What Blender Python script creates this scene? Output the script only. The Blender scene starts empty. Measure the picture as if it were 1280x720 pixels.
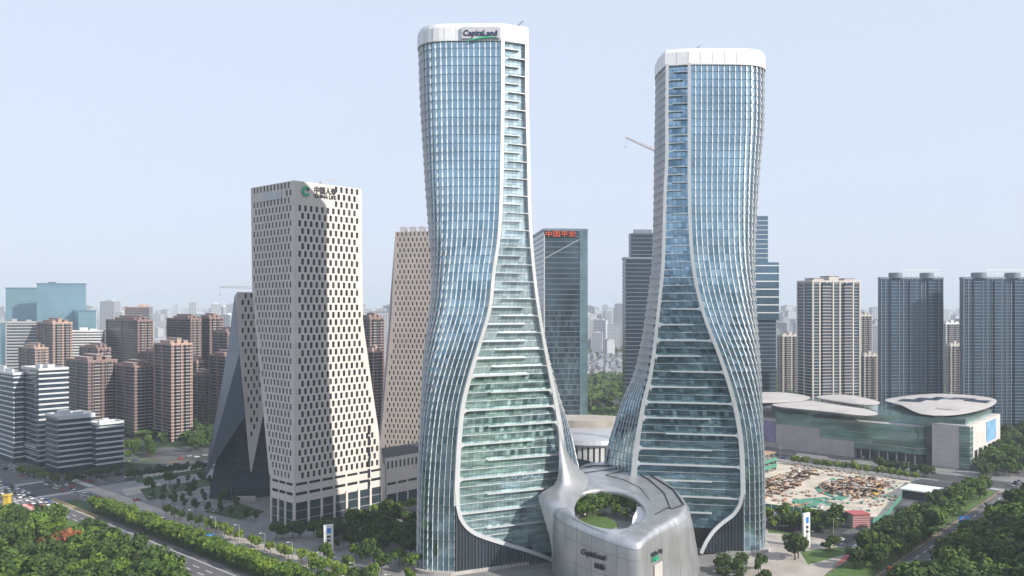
import bpy, math, random
import numpy as np
from mathutils import Vector

sc = bpy.context.scene
R = math.radians
col = sc.collection
rng = random.Random(7)

# ------------------------------------------------------------------ camera, sky, sun, exposure
F, H, HY = 1050.0, 121.0, 385.0          # focal length in photo pixels, drone height, horizon row
cam = bpy.data.objects.new('camera', bpy.data.cameras.new('camera'))
col.objects.link(cam); sc.camera = cam
cam.location = (0, 0, H); cam.rotation_euler = (R(90), 0, 0)
cam.data.sensor_width = 36; cam.data.lens = F * 36 / 1280
cam.data.shift_y = (HY - 360) / 1280
cam.data.clip_start = 1; cam.data.clip_end = 80000

SUN_EL, SUN_AZ = R(31), math.atan2(-0.49, 0.87)       # azimuth as an angle from +X
wd = bpy.data.worlds.new('World'); sc.world = wd; wd.use_nodes = True
nt = wd.node_tree; nt.nodes.clear()
sky = nt.nodes.new('ShaderNodeTexSky'); sky.sky_type = 'NISHITA'; sky.sun_disc = False
sky.sun_elevation = SUN_EL; sky.sun_rotation = math.pi / 2 - SUN_AZ
sky.air_density = 1.0; sky.dust_density = 2.6; sky.ozone_density = 1.3; sky.altitude = 100
pale = nt.nodes.new('ShaderNodeMixRGB'); pale.inputs[0].default_value = 0.8
pale.inputs[2].default_value = (6.7, 7.4, 8.9, 1)
bg = nt.nodes.new('ShaderNodeBackground'); bg.inputs[1].default_value = 0.1
out = nt.nodes.new('ShaderNodeOutputWorld')
nt.links.new(sky.outputs[0], pale.inputs[1]); nt.links.new(pale.outputs[0], bg.inputs[0])
nt.links.new(bg.outputs[0], out.inputs[0])

sl = bpy.data.lights.new('sun', 'SUN'); sl.energy = 5.0; sl.angle = R(0.6); sl.color = (1, 0.93, 0.83)
so = bpy.data.objects.new('sun', sl); col.objects.link(so)
sdir = Vector((math.cos(SUN_AZ) * math.cos(SUN_EL), math.sin(SUN_AZ) * math.cos(SUN_EL), math.sin(SUN_EL)))
so.rotation_euler = sdir.to_track_quat('Z', 'Y').to_euler(); so.location = (300, -200, 400)

sc.view_settings.view_transform = 'Standard'; sc.view_settings.look = 'None'
sc.view_settings.exposure = 0.3; sc.view_settings.gamma = 1
sc.render.engine = 'CYCLES'
sc.cycles.max_bounces = 6; sc.cycles.diffuse_bounces = 2; sc.cycles.glossy_bounces = 3
sc.cycles.volume_bounces = 0; sc.cycles.use_denoising = True
sc.cycles.use_adaptive_sampling = True; sc.cycles.adaptive_threshold = 0.015
sc.cycles.caustics_reflective = False; sc.cycles.caustics_refractive = False

# ------------------------------------------------------------------ helpers
ANG = R(48)                                            # the street grid
D1 = np.array([math.cos(ANG), math.sin(ANG)])          # into the picture, to the right
D2 = np.array([math.sin(ANG), -math.cos(ANG)])         # towards the camera, to the right

def P(px, py, Y): return ((px - 640) * Y / F, Y, H - (py - HY) * Y / F)
def G(px, py, z=0.0):
    Y = (H - z) * F / (py - HY); return ((px - 640) * Y / F, Y)
def W(s, t): return s * D1 + t * D2
def st(p): return float(np.dot(p[:2], D1)), float(np.dot(p[:2], D2))
def ZY(py, Y): return H - (py - HY) * Y / F

class MB:
    def __init__(s): s.v = []; s.f = []
    def vert(s, *p): s.v.append(tuple(float(c) for c in p)); return len(s.v) - 1
    def poly(s, pts):
        b = len(s.v); s.v += [tuple(float(c) for c in p) for p in pts]; s.f.append(tuple(range(b, b + len(pts))))
    def hexa(s, p):
        b = len(s.v); s.v += [tuple(float(c) for c in q) for q in p]
        for q in ((0, 3, 2, 1), (4, 5, 6, 7), (0, 1, 5, 4), (1, 2, 6, 5), (2, 3, 7, 6), (3, 0, 4, 7)):
            s.f.append(tuple(b + i for i in q))
    def box(s, x0, y0, z0, x1, y1, z1):
        s.hexa([(x0, y0, z0), (x1, y0, z0), (x1, y1, z0), (x0, y1, z0), (x0, y0, z1), (x1, y0, z1), (x1, y1, z1), (x0, y1, z1)])
    def bar(s, a, b, w, h=None):
        h = h or w; a = Vector(a); b = Vector(b); d = (b - a).normalized()
        up = Vector((0, 0, 1)) if abs(d.z) < .9 else Vector((1, 0, 0))
        x = d.cross(up).normalized() * w / 2; y = x.normalized().cross(d) * h / 2
        s.hexa([a - x - y, a + x - y, a + x + y, a - x + y, b - x - y, b + x - y, b + x + y, b - x + y])
    def prism(s, pts, z0, z1):
        n = len(pts); b = len(s.v)
        s.v += [(float(p[0]), float(p[1]), float(z0)) for p in pts] + [(float(p[0]), float(p[1]), float(z1)) for p in pts]
        s.f.append(tuple(b + i for i in reversed(range(n)))); s.f.append(tuple(b + n + i for i in range(n)))
        for i in range(n):
            j = (i + 1) % n; s.f.append((b + i, b + j, b + n + j, b + n + i))
    def ring(s, loops, close=True, cap0=False, cap1=False):
        b = len(s.v); n = len(loops[0])
        for l in loops: s.v += [tuple(float(c) for c in p) for p in l]
        for k in range(len(loops) - 1):
            for i in range(n if close else n - 1):
                j = (i + 1) % n; o = b + k * n
                s.f.append((o + i, o + j, o + n + j, o + n + i))
        if cap0: s.f.append(tuple(b + i for i in reversed(range(n))))
        if cap1: s.f.append(tuple(b + (len(loops) - 1) * n + i for i in range(n)))
    def cyl(s, x, y, z0, z1, r0, r1=None, n=14):
        r1 = r0 if r1 is None else r1
        L = lambda r, z: [(x + r * math.cos(2 * math.pi * i / n), y + r * math.sin(2 * math.pi * i / n), z) for i in range(n)]
        s.ring([L(r0, z0), L(r1, z1)], True, True, True)
    def mesh(s, name, m, smooth=False):
        me = bpy.data.meshes.new(name); me.from_pydata(s.v, [], s.f)
        if m: me.materials.append(m)
        if smooth: me.polygons.foreach_set('use_smooth', [True] * len(me.polygons))
        me.update(); return me
    def build(s, name, m, parent=None, smooth=False, stuff=False, label=None):
        return link(name, s.mesh(name, m, smooth), parent, stuff, label)

def link(name, me, parent=None, stuff=False, label=None, loc=None, rz=None):
    o = bpy.data.objects.new(name, me); col.objects.link(o)
    if parent is not None: o.parent = parent
    if stuff: o['kind'] = 'stuff'
    if label: o['label'] = label
    if loc is not None: o.location = loc
    if rz is not None: o.rotation_euler.z = rz
    return o
def tag(o, label, cat, group=None):
    o['label'] = label; o['category'] = cat
    if group: o['group'] = group
    return o
def thing(name, label, cat, loc=(0, 0, 0), rz=0.0, group=None):
    o = bpy.data.objects.new(name, None); col.objects.link(o)
    o.location = loc; o.rotation_euler.z = rz; o.empty_display_size = 2
    return tag(o, label, cat, group)
def struct(o): o['kind'] = 'structure'; return o
def copy_tree(o, parent=None):
    c = o.copy(); col.objects.link(c)
    if parent is not None: c.parent = parent
    for ch in o.children: copy_tree(ch, c)
    return c

# ------------------------------------------------------------------ materials
MATS = {}
def mat(name, c, rough=0.6, metal=0.0, spec=0.5, var=0.12, scale=0.25, isl=0.0, c2=None, ior=None, bump=0.0, bscale=2.0, islpow=1.0, obj=0.0, stretch=None):
    """Principled; base varies with a noise, per mesh island (isl, towards c2) and per object."""
    m = bpy.data.materials.new(name); m.use_nodes = True; t = m.node_tree; b = t.nodes['Principled BSDF']
    b.inputs['Roughness'].default_value = rough; b.inputs['Metallic'].default_value = metal
    b.inputs['Specular IOR Level'].default_value = spec
    if ior: b.inputs['IOR'].default_value = ior
    def mix(kind, fac, a, bb):
        n = t.nodes.new('ShaderNodeMixRGB'); n.blend_type = kind
        for k, x in ((0, fac), (1, a), (2, bb)):
            if hasattr(x, 'is_output'): t.links.new(x, n.inputs[k])
            elif isinstance(x, (int, float)): n.inputs[k].default_value = x
            else: n.inputs[k].default_value = (*x, 1)
        return n.outputs[0]
    cur = c
    if isl or c2 is not None:
        g = t.nodes.new('ShaderNodeNewGeometry'); pw = t.nodes.new('ShaderNodeMath'); pw.operation = 'POWER'
        t.links.new(g.outputs['Random Per Island'], pw.inputs[0]); pw.inputs[1].default_value = islpow
        cur = mix('MIX', pw.outputs[0], c, c2 if c2 is not None else tuple(min(1, x * (1 + isl)) for x in c))
    tc = t.nodes.new('ShaderNodeTexCoord')
    if var:
        nz = t.nodes.new('ShaderNodeTexNoise'); nz.inputs['Scale'].default_value = scale; nz.inputs['Detail'].default_value = 5
        if stretch:
            mp = t.nodes.new('ShaderNodeMapping'); mp.inputs['Scale'].default_value = stretch
            t.links.new(tc.outputs['Object'], mp.inputs[0]); t.links.new(mp.outputs[0], nz.inputs['Vector'])
        else: t.links.new(tc.outputs['Object'], nz.inputs['Vector'])
        rp = t.nodes.new('ShaderNodeMapRange'); rp.inputs[1].default_value = .3; rp.inputs[2].default_value = .7
        rp.inputs[3].default_value = 1 - var; rp.inputs[4].default_value = 1 + var
        t.links.new(nz.outputs[0], rp.inputs[0])
        cb = t.nodes.new('ShaderNodeCombineColor')
        for k in range(3): t.links.new(rp.outputs[0], cb.inputs[k])
        cur = mix('MULTIPLY', 1.0, cur, cb.outputs[0])
    if obj:
        oi = t.nodes.new('ShaderNodeObjectInfo'); rp = t.nodes.new('ShaderNodeMapRange')
        rp.inputs[3].default_value = 1 - obj; rp.inputs[4].default_value = 1 + obj
        t.links.new(oi.outputs['Random'], rp.inputs[0]); cb = t.nodes.new('ShaderNodeCombineColor')
        for k in range(3): t.links.new(rp.outputs[0], cb.inputs[k])
        cur = mix('MULTIPLY', 1.0, cur, cb.outputs[0])
    if hasattr(cur, 'is_output'): t.links.new(cur, b.inputs['Base Color'])
    else: b.inputs['Base Color'].default_value = (*cur, 1)
    if bump:
        nb = t.nodes.new('ShaderNodeTexNoise'); nb.inputs['Scale'].default_value = bscale; nb.inputs['Detail'].default_value = 4
        t.links.new(tc.outputs['Object'], nb.inputs['Vector'])
        bp = t.nodes.new('ShaderNodeBump'); bp.inputs['Strength'].default_value = bump; bp.inputs['Distance'].default_value = .3
        t.links.new(nb.outputs[0], bp.inputs['Height']); t.links.new(bp.outputs[0], b.inputs['Normal'])
    MATS[name] = m; return m
M = MATS
mat('white_metal', (.78, .79, .80), .38, 0.0, .5, var=.04, scale=.05)
mat('silver', (.50, .51, .525), .36, .7, .5, var=.16, scale=.10, stretch=(2.2, 2.2, .5))
mat('frame_metal', (.60, .62, .63), .36, .25, .5, var=.06, scale=.1)
mat('skirt_metal', (.30, .33, .35), .4, .4, .5, var=.06)
mat('silver_roof', (.50, .52, .55), .42, .4, .5, var=.10, scale=.15)
mat('fin', (.80, .81, .82), .35, .15, .5, var=.05, scale=.05)
mat('tower_glass', (.18, .32, .41), .09, .9, .6, var=.28, scale=.04, c2=(.40, .55, .62), islpow=1.3, stretch=(1, 1, 2.2))
mat('tower_spandrel', (.16, .27, .35), .2, .5, .5, var=.1)
mat('atrium_glass', (.34, .46, .51), .08, .6, .8, var=.2, scale=.09, c2=(.62, .76, .81), islpow=.8, stretch=(1, 1, 3.5))  # pale tone of the upper storeys, bright sky reflection put into the colour
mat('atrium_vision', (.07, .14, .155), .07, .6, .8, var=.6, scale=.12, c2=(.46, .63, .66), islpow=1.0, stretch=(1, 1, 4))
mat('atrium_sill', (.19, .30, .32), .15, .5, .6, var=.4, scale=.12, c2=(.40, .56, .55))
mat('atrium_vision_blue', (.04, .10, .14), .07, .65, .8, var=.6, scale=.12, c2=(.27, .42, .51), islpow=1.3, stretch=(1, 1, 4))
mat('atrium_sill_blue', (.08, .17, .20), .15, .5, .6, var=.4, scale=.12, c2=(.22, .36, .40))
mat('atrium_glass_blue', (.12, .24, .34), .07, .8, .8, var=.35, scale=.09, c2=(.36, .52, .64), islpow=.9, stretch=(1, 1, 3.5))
mat('dark_back', (.015, .022, .026), .5, 0, .3)
mat('joint_grey', (.20, .205, .21), .7)
mat('joint', (.02, .022, .025), .7)
mat('deck', (.16, .075, .05), .8, var=.2)
mat('stone_white', (.60, .555, .515), .75, var=.06, scale=.08)
mat('stone_tan', (.46, .40, .36), .75, var=.08, scale=.08)
mat('stone_grey', (.42, .38, .38), .75, var=.08, scale=.08)
mat('window_dark', (.010, .014, .020), .12, .05, .5, var=.1, c2=(.06, .07, .08), islpow=2.5)
mat('shade_glass', (.03, .045, .06), .12, .35, .6, var=.25, scale=.05, c2=(.06, .09, .11))
mat('blue_slab', (.07, .095, .13), .3, .35, .5, var=.12, scale=.04)
mat('roof_dark', (.045, .05, .055), .85, var=.2)
mat('roof_light', (.42, .42, .42), .8, var=.15, scale=.1)
mat('band_white', (.68, .70, .70), .55, var=.07)
mat('office_band', (.50, .52, .54), .55, var=.07)
mat('office_glass', (.045, .07, .095), .12, .3, .6, var=.3, scale=.1)
mat('office_glass_blue', (.06, .10, .15), .14, .45, .6, var=.2, scale=.06)
mat('brown_pier', (.25, .17, .16), .8, var=.12, scale=.06)
mat('pink_pier', (.42, .295, .25), .8, var=.12, scale=.06)
mat('slab_beige', (.36, .30, .28), .8, var=.15)
mat('res_glass', (.03, .038, .055), .18, .2, .5, var=.35, scale=.25)
mat('cream_pier', (.50, .48, .44), .75, var=.08)
mat('navy_glass', (.035, .068, .11), .14, .4, .6, var=.28, scale=.12)
mat('navy_mullion', (.18, .22, .275), .5, .2, .5, var=.1)
mat('teal_slab', (.20, .34, .41), .2, .4, .5, var=.14, scale=.02)
mat('teal_dark', (.13, .24, .33), .2, .4, .5, var=.1)
mat('grey_wall', (.40, .40, .41), .7, var=.08)
mat('far_wall', (.42, .43, .45), .8, var=.05, obj=.35)
mat('far_glass', (.10, .15, .20), .3, .2, .5, var=.1)
mat('house_wall', (.55, .54, .52), .8, obj=.2)
mat('house_roof', (.16, .17, .19), .8, obj=.35)
mat('pingan_glass', (.055, .09, .115), .12, .6, .6, var=.6, scale=.035, c2=(.20, .27, .31), islpow=1.6)
mat('dark_tower_glass', (.03, .045, .07), .14, .4, .5, var=.2, scale=.05)
mat('pale_glass', (.20, .30, .34), .12, .5, .6, var=.3, scale=.1)
mat('stripe_glass', (.10, .18, .25), .15, .5, .5, var=.15)
mat('asphalt', (.10, .10, .108), .9, var=.22, scale=.06)
mat('asphalt_dark', (.05, .052, .056), .9, var=.25, scale=.08)
mat('paving', (.20, .20, .20), .85, var=.2, scale=.09)
mat('paving_warm', (.37, .34, .30), .85, var=.2, scale=.09)
mat('paint_white', (.72, .72, .70), .7, var=.12, scale=1.5)
mat('paint_yellow', (.62, .42, .08), .7, var=.12, scale=1.5)
mat('kerb', (.42, .41, .39), .85, var=.12)
mat('lawn', (.07, .13, .025), .95, var=.3, scale=.3, bump=.4, bscale=3)
mat('reflected_dark_ground', (.055, .062, .052), .95, var=.3, scale=.05)
mat('hedge', (.03, .065, .018), .9, var=.35, scale=.8, bump=.6, bscale=3)
mat('sand', (.50, .45, .37), .95, var=.28, scale=.07, bump=.3, bscale=1)
mat('trunk', (.09, .065, .045), .9)
mat('leaf_mid', (.045, .096, .009), .75, 0, .3, var=.35, scale=.5, c2=(.115, .185, .024), obj=.2)
mat('leaf_dark', (.020, .048, .009), .75, 0, .3, var=.35, scale=.5, c2=(.062, .11, .017), obj=.2)
mat('leaf_light', (.075, .135, .012), .75, 0, .3, var=.3, scale=.5, c2=(.18, .25, .03), obj=.15)
mat('leaf_red', (.20, .065, .028), .75, 0, .3, var=.25, scale=.5, c2=(.30, .13, .05))
mat('tyre', (.02, .02, .02), .8)
mat('car_glass', (.02, .025, .03), .08, 0, .8)
for nm, c in (('white', (.75, .75, .74)), ('black', (.025, .025, .028)), ('red', (.45, .04, .035)), ('silver', (.42, .43, .45)), ('blue', (.06, .12, .32)), ('yellow', (.55, .38, .05)), ('grey', (.14, .145, .15))):
    mat('car_' + nm, c, .3, .15, .6, var=0)
mat('sign_blue', (.03, .20, .62), .5, var=.03)
mat('sign_black', (.02, .02, .022), .4)
mat('letter_navy', (.02, .025, .09), .5, var=0)
mat('letter_green', (.02, .40, .20), .5, var=0)
mat('letter_red', (.62, .10, .04), .5, var=0)
mat('letter_dark', (.03, .035, .04), .5, var=0)
mat('panel_grey', (.50, .51, .54), .6, var=.04)
mat('crane_white', (.55, .50, .50), .6)
mat('crane_red', (.50, .10, .06), .6)
mat('crane_yellow', (.60, .42, .05), .6)
mat('net_green', (.07, .24, .17), .9, var=.25, scale=.6)
mat('formwork', (.30, .17, .10), .85, var=.3, scale=.6, c2=(.42, .29, .18))
mat('site_tan', (.40, .30, .22), .9, var=.3, scale=.6, c2=(.30, .27, .25))
mat('rust', (.30, .16, .12), .85, var=.3, scale=.6, c2=(.46, .34, .27))
mat('concrete', (.40, .38, .36), .9, var=.15, scale=.2)
mat('mall_stone', (.56, .52, .50), .7, var=.06, scale=.1)
mat('mall_glass', (.13, .24, .23), .1, .5, .6, var=.5, scale=.05, c2=(.26, .40, .38), stretch=(1, 1, 3))
mat('mall_roof', (.50, .47, .45), .6, .1, .5, var=.12, scale=.05)
mat('solar', (.05, .085, .15), .2, .3, .6, var=.2, scale=.3)
mat('poster_violet', (.30, .24, .40), .6, var=.35, scale=.1)
mat('poster_cyan', (.16, .34, .52), .6, var=.2, scale=.1)
mat('stripe_red', (.40, .10, .10), .7)
mat('pink_cloth', (.65, .30, .28), .8)

def ground_material():
    m = bpy.data.materials.new('ground'); m.use_nodes = True; t = m.node_tree; b = t.nodes['Principled BSDF']
    b.inputs['Roughness'].default_value = .95; b.inputs['Specular IOR Level'].default_value = .2
    tc = t.nodes.new('ShaderNodeTexCoord')
    n1 = t.nodes.new('ShaderNodeTexNoise'); n1.inputs['Scale'].default_value = .012; n1.inputs['Detail'].default_value = 6
    n2 = t.nodes.new('ShaderNodeTexVoronoi'); n2.inputs['Scale'].default_value = .02
    t.links.new(tc.outputs['Object'], n1.inputs[0]); t.links.new(tc.outputs['Object'], n2.inputs['Vector'])
    r = t.nodes.new('ShaderNodeValToRGB'); e = r.color_ramp.elements
    e[0].position = .40; e[0].color = (.028, .05, .02, 1); e[1].position = .58; e[1].color = (.15, .15, .15, 1)
    mx = t.nodes.new('ShaderNodeMixRGB'); mx.blend_type = 'MULTIPLY'; mx.inputs[0].default_value = .35
    t.links.new(n1.outputs[0], r.inputs[0]); t.links.new(r.outputs[0], mx.inputs[1]); t.links.new(n2.outputs['Color'], mx.inputs[2])
    t.links.new(mx.outputs[0], b.inputs['Base Color']); return m

# ------------------------------------------------------------------ ground, roads, plazas
g = MB(); g.poly([(-30000, -6000, 0), (30000, -6000, 0), (30000, 31000, 0), (-30000, 31000, 0)])
struct(g.build('ground', ground_material()))

def sheet(name, pts, z, m, kerb=0.0):
    """Flat sheet (kerb = 0) or a raised slab with a kerb face."""
    b = MB()
    a = sum(pts[i][0] * pts[(i + 1) % len(pts)][1] - pts[(i + 1) % len(pts)][0] * pts[i][1] for i in range(len(pts)))
    if a < 0: pts = pts[::-1]
    if kerb: b.prism(pts, 0.001, z + kerb)
    else: b.poly([(p[0], p[1], z) for p in pts])
    return struct(b.build(name, m))
def strip(name, s0, s1, t0, t1, z, m, kerb=0.0):
    return sheet(name, [W(s0, t0), W(s1, t0), W(s1, t1), W(s0, t1)], z, m, kerb)
def gpx(L, z=0.0): return [G(x, y, z) for x, y in L]

strip('city_block', 120, 640, -590, -172, .02, M['paving'])
strip('road_main', 181, 226, -1500, 300, .05, M['asphalt'])
strip('road_cross', -100, 1200, -628, -590, .056, M['asphalt_dark'])
strip('road_side', -100, 1200, -168, -110, .056, M['asphalt'])
strip('median', 250, 625, -149, -133, .05, M['lawn'], .12)
strip('park_lawn', 250, 640, -108, 60, .05, M['lawn'], .10)
strip('road_mall', 640, 664, -900, 300, .062, M['asphalt_dark'])
strip('road_back', 455, 470, -590, -170, .04, M['asphalt_dark'])
strip('reflected_dark_ground', -1500, 172, -1500, 900, .03, M['reflected_dark_ground'])  # mostly unseen, added and toned dark so the lower tower glass reflects less
strip('pavement', 226, 234, -588, -172, .03, M['paving_warm'], .12)
strip('pavement', 630, 640, -560, -172, .03, M['paving'], .12)
strip('pavement', 664, 690, -560, -120, .03, M['paving'], .12)
strip('median', 203, 211, -560, -172, .05, M['hedge'], .12)
strip('plaza', 236, 300, -590, -400, .03, M['paving'], .10)
strip('plaza', 236, 420, -392, -300, .03, M['paving'], .10)
# painted markings
def marks(name, s0, s1, t0, t1, m, dash=None, along='t', z=.07):
    b = MB()
    if dash is None:
        b.poly([(*W(s0, t0), z), (*W(s1, t0), z), (*W(s1, t1), z), (*W(s0, t1), z)])
    else:
        a, e = (t0, t1) if along == 't' else (s0, s1)
        while a < e:
            q = min(a + dash[0], e)
            if along == 't': b.poly([(*W(s0, a), z), (*W(s1, a), z), (*W(s1, q), z), (*W(s0, q), z)])
            else: b.poly([(*W(a, t0), z), (*W(q, t0), z), (*W(q, t1), z), (*W(a, t1), z)])
            a += dash[0] + dash[1]
    return struct(b.build(name, m))
for s in (185, 189, 193, 215, 219): marks('lane_marking', s, s + .35, -1400, -640, M['paint_white'], (6, 6)); marks('lane_marking', s, s + .35, -580, 200, M['paint_white'], (6, 6))
for s in (181.6, 198, 225): marks('edge_line', s, s + .4, -580, 200, M['paint_white'])
for s in (199.2, 201.8): marks('edge_line', s, s + .4, -575, -505, M['paint_yellow'])
hb = MB()
for k in range(14):
    t = -573 + k * 5
    hb.poly([(*W(199.6, t), .07), (*W(199.6, t + 1.1), .07), (*W(201.8, t + 3.1), .07), (*W(201.8, t + 2), .07)])
struct(hb.build('hatch_marking', M['paint_yellow']))
for t in (-620, -614, -606, -600): marks('lane_marking', 240, 900, t, t + .35, M['paint_white'], (6, 6), 's'); marks('lane_marking', -50, 172, t, t + .35, M['paint_white'], (6, 6), 's')
for t in (-163, -157, -127, -121): marks('lane_marking', 240, 630, t, t + .35, M['paint_white'], (6, 6), 's')
for t in (-150.6, -131.6): marks('edge_line', 240, 630, t, t + .35, M['paint_yellow'])
def zebra(s0, s1, t0, t1, along):
    b = MB(); a, e = (t0, t1) if along == 't' else (s0, s1)
    while a < e:
        q = a + .6
        if along == 't': b.poly([(*W(s0, a), .072), (*W(s1, a), .072), (*W(s1, q), .072), (*W(s0, q), .072)])
        else: b.poly([(*W(a, t0), .072), (*W(q, t0), .072), (*W(q, t1), .072), (*W(a, t1), .072)])
        a += 1.3
    struct(b.build('zebra_crossing', M['paint_white']))
zebra(230, 235, -626, -592, 't'); zebra(172, 177, -626, -592, 't'); zebra(182, 225, -586, -581, 's'); zebra(182, 225, -637, -632, 's')
zebra(232, 237, -167, -111, 't'); zebra(631, 636, -167, -111, 't')
sheet('bus_lane', [W(395, -153.5), W(455, -153.5), W(455, -150.5), W(395, -150.5)], .068, M['stripe_red'])
# red bus lane and lawns
sheet('bus_lane', [W(480, -115), W(625, -115), W(625, -110.5), W(480, -110.5)], .068, M['stripe_red'])
for L in ([(300, 690), (345, 682), (352, 700), (315, 705)], [(60, 640), (150, 672), (210, 700), (100, 760), (-40, 760), (-40, 640)],
          [(960, 650), (1030, 658), (1035, 672), (960, 666)], [(1000, 690), (1050, 684), (1062, 692), (1010, 706)],
          ):
    sheet('lawn', gpx(L), .04, M['lawn'], .08)
for L in ([(210, 608), (262, 598), (268, 606), (214, 617)], [(175, 612), (205, 607), (215, 620), (185, 626)], [(255, 640), (300, 650), (330, 640), (300, 630)],
          [(170, 600), (255, 586), (258, 590), (172, 604)]):
    sheet('planting_bed', gpx(L), .04, M['hedge'], .35)
for L in ([(178, 594), (262, 579), (264, 584), (180, 600)], [(152, 612), (200, 604), (205, 612), (158, 620)]):
    sheet('pavement', gpx(L), .04, M['paving_warm'], .12)
# construction ground
sheet('building_site', [G(940, 568), G(1000, 578), G(1140, 602), G(1105, 648), G(1040, 640), G(940, 636)], .045, M['sand'], .05)
# small water-like approach apron beside the right tower
sheet('plaza', gpx([(955, 650), (1010, 665), (1060, 690), (1030, 720), (990, 760), (900, 760), (940, 690)]), .035, M['paving_warm'], .06)
sheet('road_side_link', gpx([(955, 652), (1040, 664), (1075, 672), (1060, 680), (955, 660)]), .14, M['asphalt_dark'])

# ------------------------------------------------------------------ the two waisted glass towers
def hermite(xs, ys):
    n = len(xs); d = [(ys[i + 1] - ys[i]) / (xs[i + 1] - xs[i]) for i in range(n - 1)]
    m = [d[0]] + [0 if d[i - 1] * d[i] <= 0 and False else (d[i - 1] + d[i]) / 2 for i in range(1, n - 1)] + [d[-1]]
    def f(x):
        if x <= xs[0]: return ys[0]
        if x >= xs[-1]: return ys[-1]
        i = max(k for k in range(n - 1) if xs[k] <= x); h = xs[i + 1] - xs[i]; t = (x - xs[i]) / h
        return ((2 * t**3 - 3 * t**2 + 1) * ys[i] + (t**3 - 2 * t**2 + t) * h * m[i] + (-2 * t**3 + 3 * t**2) * ys[i + 1] + (t**3 - t**2) * h * m[i + 1])
    return f
def fillet(pts, rad, n=9):
    """Open polyline with rounded inner corners."""
    out = [np.array(pts[0])]
    for i in range(1, len(pts) - 1):
        p, a, b = np.array(pts[i]), np.array(pts[i - 1]), np.array(pts[i + 1])
        la, lb = np.linalg.norm(a - p), np.linalg.norm(b - p)
        u, v = (a - p) / la, (b - p) / lb
        r = min(rad[i], .47 * la if i > 1 else .96 * la, .47 * lb if i < len(pts) - 2 else .96 * lb)
        for k in range(n + 1):
            t = k / n; q0, q1 = p + u * r, p + v * r
            out.append((1 - t)**2 * q0 + 2 * t * (1 - t) * p + t * t * q1)
    out.append(np.array(pts[-1])); return out
def resample(pl, n):
    pl = np.array(pl); seg = np.linalg.norm(np.diff(pl, axis=0), axis=1); cum = np.concatenate([[0], np.cumsum(seg)])
    t = np.linspace(0, cum[-1], n + 1)
    return np.stack([np.interp(t, cum, pl[:, 0]), np.interp(t, cum, pl[:, 1])], 1)

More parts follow.
